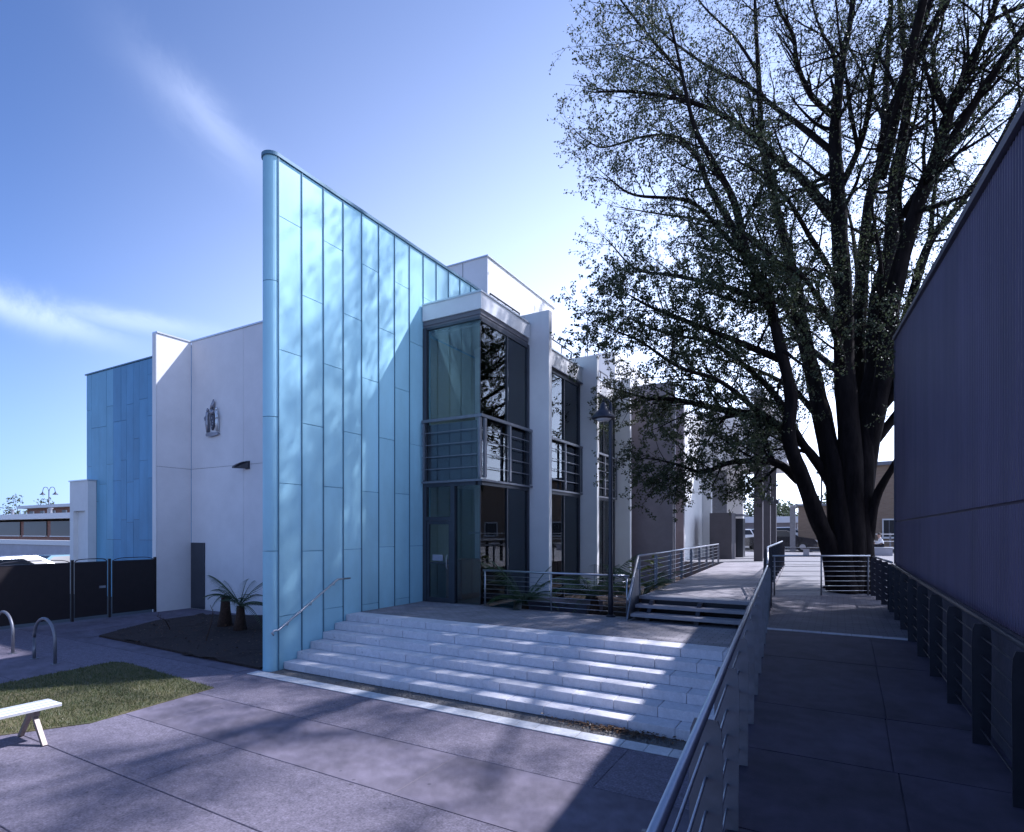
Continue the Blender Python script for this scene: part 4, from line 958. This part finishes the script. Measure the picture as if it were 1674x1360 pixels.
# ---------------------------------------------------------------- far left: shops, wall, lamp, cars
def building(name, loc, label, cat='building'): return thing(name, loc, label, cat)
s1 = building('shop_building', (-62,24,0), 'long low brick building with white flat roof behind the fence')
box('wall', M['brick_red'], s1, -75, -38, 20, 34, -.1, 3.4)
box('roof', M['roofwhite'], s1, -76, -37, 19.2, 34.5, 3.55, 3.95)
for k in range(8):
    wn = box('window', M['dark'], s1, -74.5+k*4.6, -70.6+k*4.6, 19.93, 19.99, 2.3, 3.38)
    box('sill', M['roofwhite'], wn, -74.5+k*4.6, -70.6+k*4.6, 19.86, 19.992, 2.22, 2.29)
for k in range(4): MB().lathe((-70+k*8,24,3.95), [(.12,0),(.12,.7),(.2,.72),(.2,.8)], 10).build('roof_vent', M['galv'], s1)
cw = thing('boundary_wall', (-45,17,0), 'low grey rendered wall with white coping in front of the brick shops', 'wall')
box('wall', M['wallgrey'], cw, -70, -28.5, 17, 17.2, -.1, 1.75); box('coping', M['roofwhite'], cw, -70, -28.4, 16.9, 17.3, 1.75, 2.05)
s2 = building('brick_house', (-95,40,0), 'upper brick building with thin white roof seen over the shops')
box('wall', M['brick_red'], s2, -103, -86, 37, 46, -.1, 5.9); box('roof', M['roofwhite'], s2, -104, -85.4, 36.2, 46.8, 5.9, 6.3)
for k in range(5):
    wn = box('window', M['dark'], s2, -102+k*3.3, -100.8+k*3.3, 36.93, 36.99, 4.3, 5.5); box('frame', M['roofwhite'], wn, -100.79+k*3.3, -100.6+k*3.3, 36.9, 36.99, 4.3, 5.5)
MB().lathe((-95,36.5,0), [(.12,3.5),(.12,5.7),(.2,5.72)], 8).build('vent_pipe', M['roofwhite'], s2)
def twin_lamp(loc, label):
    t = thing('twin_street_lamp', loc, label, 'lamp'); l = Vector(loc)
    MB().lathe(l, [(.12,0),(.09,3),(.06,8.4)], 10).build('pole', M['darksteel'], t, smooth=True)
    for s in (-1,1):
        P = catmull([l+Vector((0,0,8.2)), l+Vector((s*.25,s*.1,8.75)), l+Vector((s*.75,s*.3,8.75)), l+Vector((s*.95,s*.38,8.15))], 5)
        MB().tube(P, .04, 6).build('arm', M['darksteel'], t, smooth=True)
        MB().lathe(l+Vector((s*.95,s*.38,7.75)), [(.34,0),(.30,.08),(.12,.24),(.05,.42)], 12).build('lamp_shade', M['darksteel'], t, smooth=True)
lp = at(80,860,80); twin_lamp((lp.x, lp.y, 0), 'twin-armed street lamp rising behind the brick buildings')

def small_tree(name, loc, h, r, n, label, m='leaf2', ls=.35):
    t = thing(name, loc, label, 'tree'); l = Vector(loc); b = MB(); k = 0
    tb = MB(); tb.tube([l, l+Vector((.05,0,h*.3)), l+Vector((0,.1,h*.6))], [h*.04, h*.03, h*.015], 7)
    cl = [(Vector((random.gauss(0,r*.45), random.gauss(0,r*.45), h*.62+random.gauss(0,h*.16))), r*random.uniform(.25,.5)) for _ in range(16)]
    for c, q in cl: tb.tube([l+Vector((0,0,h*.3)), l+c], [h*.018, .01], 5)
    tb.build('trunk', M['bark'], t, smooth=True)
    for i in range(n):
        c, q = random.choice(cl); p = l + c + rnd_unit()*q*random.random()**.4
        d = rnd_unit(); n_ = rnd_unit(); sd = d.cross(n_).normalized(); s = ls*random.uniform(.6,1.2)
        b.add([p, p+d*s*.5+sd*s*.4, p+d*s, p+d*s*.5-sd*s*.4], [(0,1,2,3)])
    tag(b.build('crown', M[m], t), kind='stuff')
def gpt(u, t, z=0.0): p = at(u, 868, t); return (p.x, p.y, z)
small_tree('far_tree', gpt(38,95), 7.5, 3.6, 1500, 'dark bushy tree behind the white-roofed brick building')
small_tree('far_tree', gpt(103,100), 6.8, 2.2, 700, 'small tree peeping over the roof next to the porch box')
hl = MB(); hp = [gpt(u, 160) for u in range(-200, 150, 12)]
for i, p in enumerate(hp): hl.v += [Vector((p[0],p[1],-.1)), Vector((p[0],p[1], max(0.5, 8.5-i*.30)+.35*math.sin(i*1.7))), Vector((p[0]*1.2,p[1]*1.2,-.1))]
for i in range(len(hp)-1): hl.f += [(3*i,3*i+3,3*i+4,3*i+1),(3*i+1,3*i+4,3*i+5,3*i+2)]
tag(hl.build('hill', M['hill'], smooth=True), kind='structure')

def car_body(sedan=True):
    # side profile (x along car, z up), lofted over five widths
    if sedan: lo = [(-2.15,.35),(-2.2,.65),(-2.1,.90),(-1.45,.96),(-.75,1.40),(.45,1.42),(1.15,.98),(2.0,.85),(2.2,.62),(2.15,.33)]
    else: lo = [(-1.85,.35),(-1.9,.70),(-1.82,1.05),(-1.55,1.45),(.2,1.50),(.95,1.05),(1.75,.92),(1.9,.65),(1.86,.33)]
    return lo
def make_car(name, loc, rz, paint, label, sedan=True, group=None):
    t = thing(name, (0,0,0), label, 'car', group)
    lo = car_body(sedan); b = MB(); ws = [(-.84,.0,.0),(-.80,.0,.0),(-.60,1,.0),(.60,1,.0),(.80,0,0),(.84,0,0)]
    rings = []
    for y, _, __ in ((-.62,0,0),(-.84,0,0),(.84,0,0),(.62,0,0)): pass
    # lower body prism with tumblehome above the beltline
    n = len(lo); belt = .98
    def ring(sgn):
        r = []
        for (x, z) in lo:
            yw = .86 if z <= belt else .86-(z-belt)*.48
            r.append(Vector((x, sgn*yw, z)))
        return r
    A, Bq = ring(-1), ring(1)
    b.add(A+Bq, [tuple(range(n)), tuple(range(2*n-1, n-1, -1))]+[(i, n+i, n+(i+1) % n, (i+1) % n) for i in range(n)])
    body = b.build('body', M[paint], t)
    # glass
    tops = [i for i, (x, z) in enumerate(lo) if z > 1.2]; i0, i1 = tops[0], tops[-1]
    for s in (-1,1):
        P = [(lo[i0-1][0]+.25, .99), (lo[i0][0]+.08, lo[i0][1]-.07), (lo[i1][0]-.03, lo[i1][1]-.07), (lo[i1+1][0]-.22, .99)]
        q = [Vector((x, s*(.875-(z-belt)*.48), z)) for x, z in P]
        MB().add(q, [(0,1,2,3) if s < 0 else (3,2,1,0)]).build('side_window', M['dark'], t)
    for ia, ib, nm in ((i1, i1+1, 'windscreen'), (i0-1, i0, 'rear_window')):
        (xa, za), (xb, zb) = lo[ia], lo[ib]; d = Vector((xb-xa, 0, zb-za)); nrm = Vector((-d.z, 0, d.x)).normalized()*.012
        if nrm.z < 0: nrm = -nrm
        pa = Vector((xa,0,za))+d*.08+nrm; pb = Vector((xb,0,zb))-d*.08+nrm
        wa = .78-max(0,(za-belt))*.45; wb = .78-max(0,(zb-belt))*.45
        MB().add([pa+Vector((0,-wa,0)), pa+Vector((0,wa,0)), pb+Vector((0,wb,0)), pb+Vector((0,-wb,0))], [(0,1,2,3)]).build(nm, M['dark'], t)
    wx = 1.35 if sedan else 1.2
    for x in (-wx, wx):
        for s in (-1,1):
            wh = MB().tube([(x, s*.66, .32),(x, s*.70, .32),(x, s*.87, .32),(x, s*.88, .32)], [.26,.32,.32,.27], 18).build('wheel', M['tyre'], t, smooth=False)
            MB().tube([(x, s*.86, .32),(x, s*.892, .32)], [.20,.17], 14).build('rim', M['steel'], wh)
    fx = lo[-2][0]; rx = lo[1][0]
    for s in (-1,1):
        MB().box(fx-.08, fx+.02, s*.62-.13, s*.62+.13, .62, .76).build('headlight', M['lamp_glow'], t)
        MB().box(rx-.02, rx+.08, s*.66-.12, s*.66+.12, .68, .84).build('tail_light', M['int_brown'], t)
    t.location = loc; t.rotation_euler = (0,0,rz)
    return t
zr = DZ
make_car('parked_car', gpt(1211,43,zr), R(100), 'carwhite', 'white hatchback parked beyond the lobby box', sedan=False)
make_car('parked_car', gpt(1227,44,zr), R(95), 'carteal', 'dark teal hatchback behind the nearest column', sedan=False)
make_car('parked_car', gpt(1274,38,zr), R(5), 'cardark', 'black sedan beyond the columns')
make_car('parked_car', gpt(1283,44,zr+.25), R(15), 'carwhite', 'white sedan behind the black one')
make_car('parked_car', gpt(96,30), R(100), 'carteal', 'teal sedan just showing over the fence beside the gate')
make_car('parked_car', gpt(40,27), R(95), 'carsilver', 'silver hatchback whose roof shows over the left fence panel', sedan=False)
make_car('parked_car', gpt(6,25), R(92), 'cardark', 'dark sedan roof over the fence at the left edge')

# ---------------------------------------------------------------- far right: brick hall, bench, person, posts, trees
bh = building('brick_hall', (4,50,DZ), 'tan brick hall behind the big tree')
box('low_wing', M['brick_tan'], bh, -2.6, 1.8, 48, 58, DZ-.1, 4.5); box('low_roof', M['galv'], bh, -2.8, 1.8, 47.8, 58.2, 4.5, 4.68)
box('hall_wall', M['brick_tan'], bh, 1.801, 22, 47, 60, DZ-.1, 7.2); box('hall_roof', M['galv'], bh, 1.5, 22.3, 46.6, 60.4, 7.2, 7.45)
for k in range(4):
    x0 = 2.75+k*3.6
    wn = MB().box(x0-.08,x0,46.93,46.995,2.25,3.4).box(x0+1.3,x0+1.38,46.93,46.995,2.25,3.4).box(x0-.08,x0+1.38,46.92,46.996,3.4,3.5).box(x0-.14,x0+1.44,46.88,46.996,2.12,2.25).build('window', M['roofwhite'], bh)
    box('pane', M['dark'], wn, x0, x0+1.3, 46.96, 46.99, 2.25, 3.4)
    for q in range(1,4): box('glazing_bar', M['galv'], wn, x0+q*.325-.015, x0+q*.325+.015, 46.945, 46.959, 2.25, 3.4)
lwf = thing('low_fence', (6,38,DZ), 'pale horizontal-rail fence in front of the brick hall', 'fence')
for z in (.35,.75,1.15): box('rail', M['roofwhite'], lwf, .6, 16, 37.96, 38.0, DZ+z, DZ+z+.05)
for k in range(9): box('post', M['galv'], lwf, .6+k*1.9, .68+k*1.9, 38.001, 38.08, DZ, DZ+1.25)
pbn = thing('plaza_bench', at(1318,868,31)-Vector((0,0,EYE-DZ)), 'bench with dark slats on pale concrete legs across the plaza', 'bench')
o = ORG[pbn.name]
for k in range(4): MB().cbox(o.x-1.6,o.x+1.6,o.y-.3+k*.15,o.y-.3+k*.15+.13,DZ+.40,DZ+.45,.005).build('slat', M['darksteel'], pbn)
for k in (-1.2,0,1.2): MB().box(o.x+k-.14,o.x+k+.14,o.y-.25,o.y+.25,DZ-.02,DZ+.399).build('leg', M['wallgrey'], pbn)
tp = thing('timber_post', gpt(1296,37,DZ), 'tall square timber post by the parked black sedan', 'post')
o = ORG[tp.name]; MB().box(o.x-.16,o.x+.16,o.y-.16,o.y+.16,DZ,4.25).build('shaft', M['galv'], tp); MB().box(o.x-.19,o.x+.19,o.y-.19,o.y+.19,4.25,4.31).build('cap', M['coping'], tp)
for uu, hh, lab in ((1258+0,0,None),): pass
up = thing('utility_pole', gpt(1343,60,DZ), 'thin dark street lamp pole behind the tree trunk', 'pole'); o = ORG[up.name]
MB().lathe(o, [(.10,0),(.08,7.5)], 8).build('pole', M['darksteel'], up); MB().box(o.x-.5,o.x+.5,o.y-.15,o.y+.15,o.z+7.4,o.z+7.6).build('lamp_head', M['darksteel'], up)
small_tree('far_tree', gpt(1278,70,DZ), 5.2, 2.3, 1300, 'grey-green round tree beyond the parked cars')
small_tree('far_tree', gpt(1222,80,DZ), 6.2, 2.2, 900, 'small tree behind the nearest canopy column')
small_tree('far_tree', gpt(1352,64,DZ), 6.5, 2.6, 1200, 'leafy tree showing between the trunk stems', )
sh = building('far_shed', (-12,75,DZ), 'low pale-roofed shed behind the parked hatchbacks')
box('wall', M['wall_concrete'], sh, -20, -4, 72, 80, DZ-.1, 3.6); box('roof', M['roofwhite'], sh, -21, -3.5, 71, 81, 3.6, 4.3)

def skin_mesh(name, verts, edges, radii, m, parent):
    me = bpy.data.meshes.new(name); o0 = ORG[parent.name]
    me.from_pydata([tuple(Vector(v)) for v in verts], edges, []); ob = bpy.data.objects.new(name, me); COL.objects.link(ob); ob.parent = parent
    me.materials.append(m); sk = ob.modifiers.new('skin', 'SKIN'); sk.use_smooth_shade = True
    sv = me.skin_vertices[0].data
    for i, r in enumerate(radii): sv[i].radius = (r, r); sv[i].use_root = (i == 0)
    ss = ob.modifiers.new('sub', 'SUBSURF'); ss.levels = 1; ss.render_levels = 2
    ORG[ob.name] = o0; return ob
seatp = at(1441,868,31.5); seatp.z = DZ
pb2 = thing('concrete_bench', seatp, 'small concrete block bench under the seated person', 'bench')
MB().cbox(seatp.x-.5,seatp.x+.5,seatp.y-.25,seatp.y+.25,DZ-.03,DZ+.42,.02).build('block', M['wallgrey'], pb2)
MB().cbox(seatp.x-.55,seatp.x+.55,seatp.y-.28,seatp.y+.28,DZ+.421,DZ+.46,.01).build('slab', M['roofwhite'], pb2)
pe = thing('person', (seatp.x,seatp.y,DZ+.46), 'seated person in white shirt and dark trousers beyond the tree', 'person')
# local: faces -x ; z=0 seat height
Vb = [(0,0,.06),(-.02,0,.28),(-.06,0,.47),(-.10,0,.56),(-.13,0,.66),(-.14,0,.76),(-.06,.17,.45),(-.10,.22,.24),(-.32,.16,.20),(-.42,.13,.22),(-.06,-.17,.45),(-.10,-.22,.24),(-.32,-.16,.20),(-.42,-.13,.22),(-.02,.10,.05),(-.42,.11,.07),(-.44,.11,-.36),(-.58,.11,-.42),(-.02,-.10,.05),(-.42,-.11,.07),(-.44,-.11,-.36),(-.58,-.11,-.42)]
Eb = [(0,1),(1,2),(2,3),(3,4),(4,5),(2,6),(6,7),(7,8),(8,9),(2,10),(10,11),(11,12),(12,13),(0,14),(14,15),(15,16),(16,17),(0,18),(18,19),(19,20),(20,21)]
Rb = [.13,.125,.12,.05,.095,.07,.06,.045,.038,.03,.06,.045,.038,.03,.085,.065,.045,.035,.085,.065,.045,.035]
skin_mesh('body', Vb, Eb, Rb, M['skin'], pe)
ii = [0,1,2,6,7,8,10,11,12]; mp_ = {q:k for k,q in enumerate(ii)}
skin_mesh('shirt', [Vb[q] for q in ii], [(mp_[a],mp_[b]) for a,b in Eb if a in mp_ and b in mp_], [Rb[q]+.022 for q in ii], M['shirt'], pe)
ii = [0,14,15,16,18,19,20]; mp_ = {q:k for k,q in enumerate(ii)}
skin_mesh('trousers', [Vb[q] for q in ii], [(mp_[a],mp_[b]) for a,b in Eb if a in mp_ and b in mp_], [Rb[q]+.022 for q in ii], M['trouser'], pe)
skin_mesh('hair', [(-.11,0,.66),(-.11,0,.74),(-.13,0,.79)], [(0,1),(1,2)], [.085,.095,.06], M['hair'], pe)

for o in list(COL.objects):
    if o.parent is None and 'group' not in o:
        for key, g in (('parked_car','cars parked in the background'),('cycad','cycads in the bed by the entrance'),('far_tree','trees in the distance'),('tree_fern','tree ferns in the planting bed'),('leafy_shrub','broad-leaved shrubs along the walkway')):
            if o.name.split('.')[0] == key: o['group'] = g
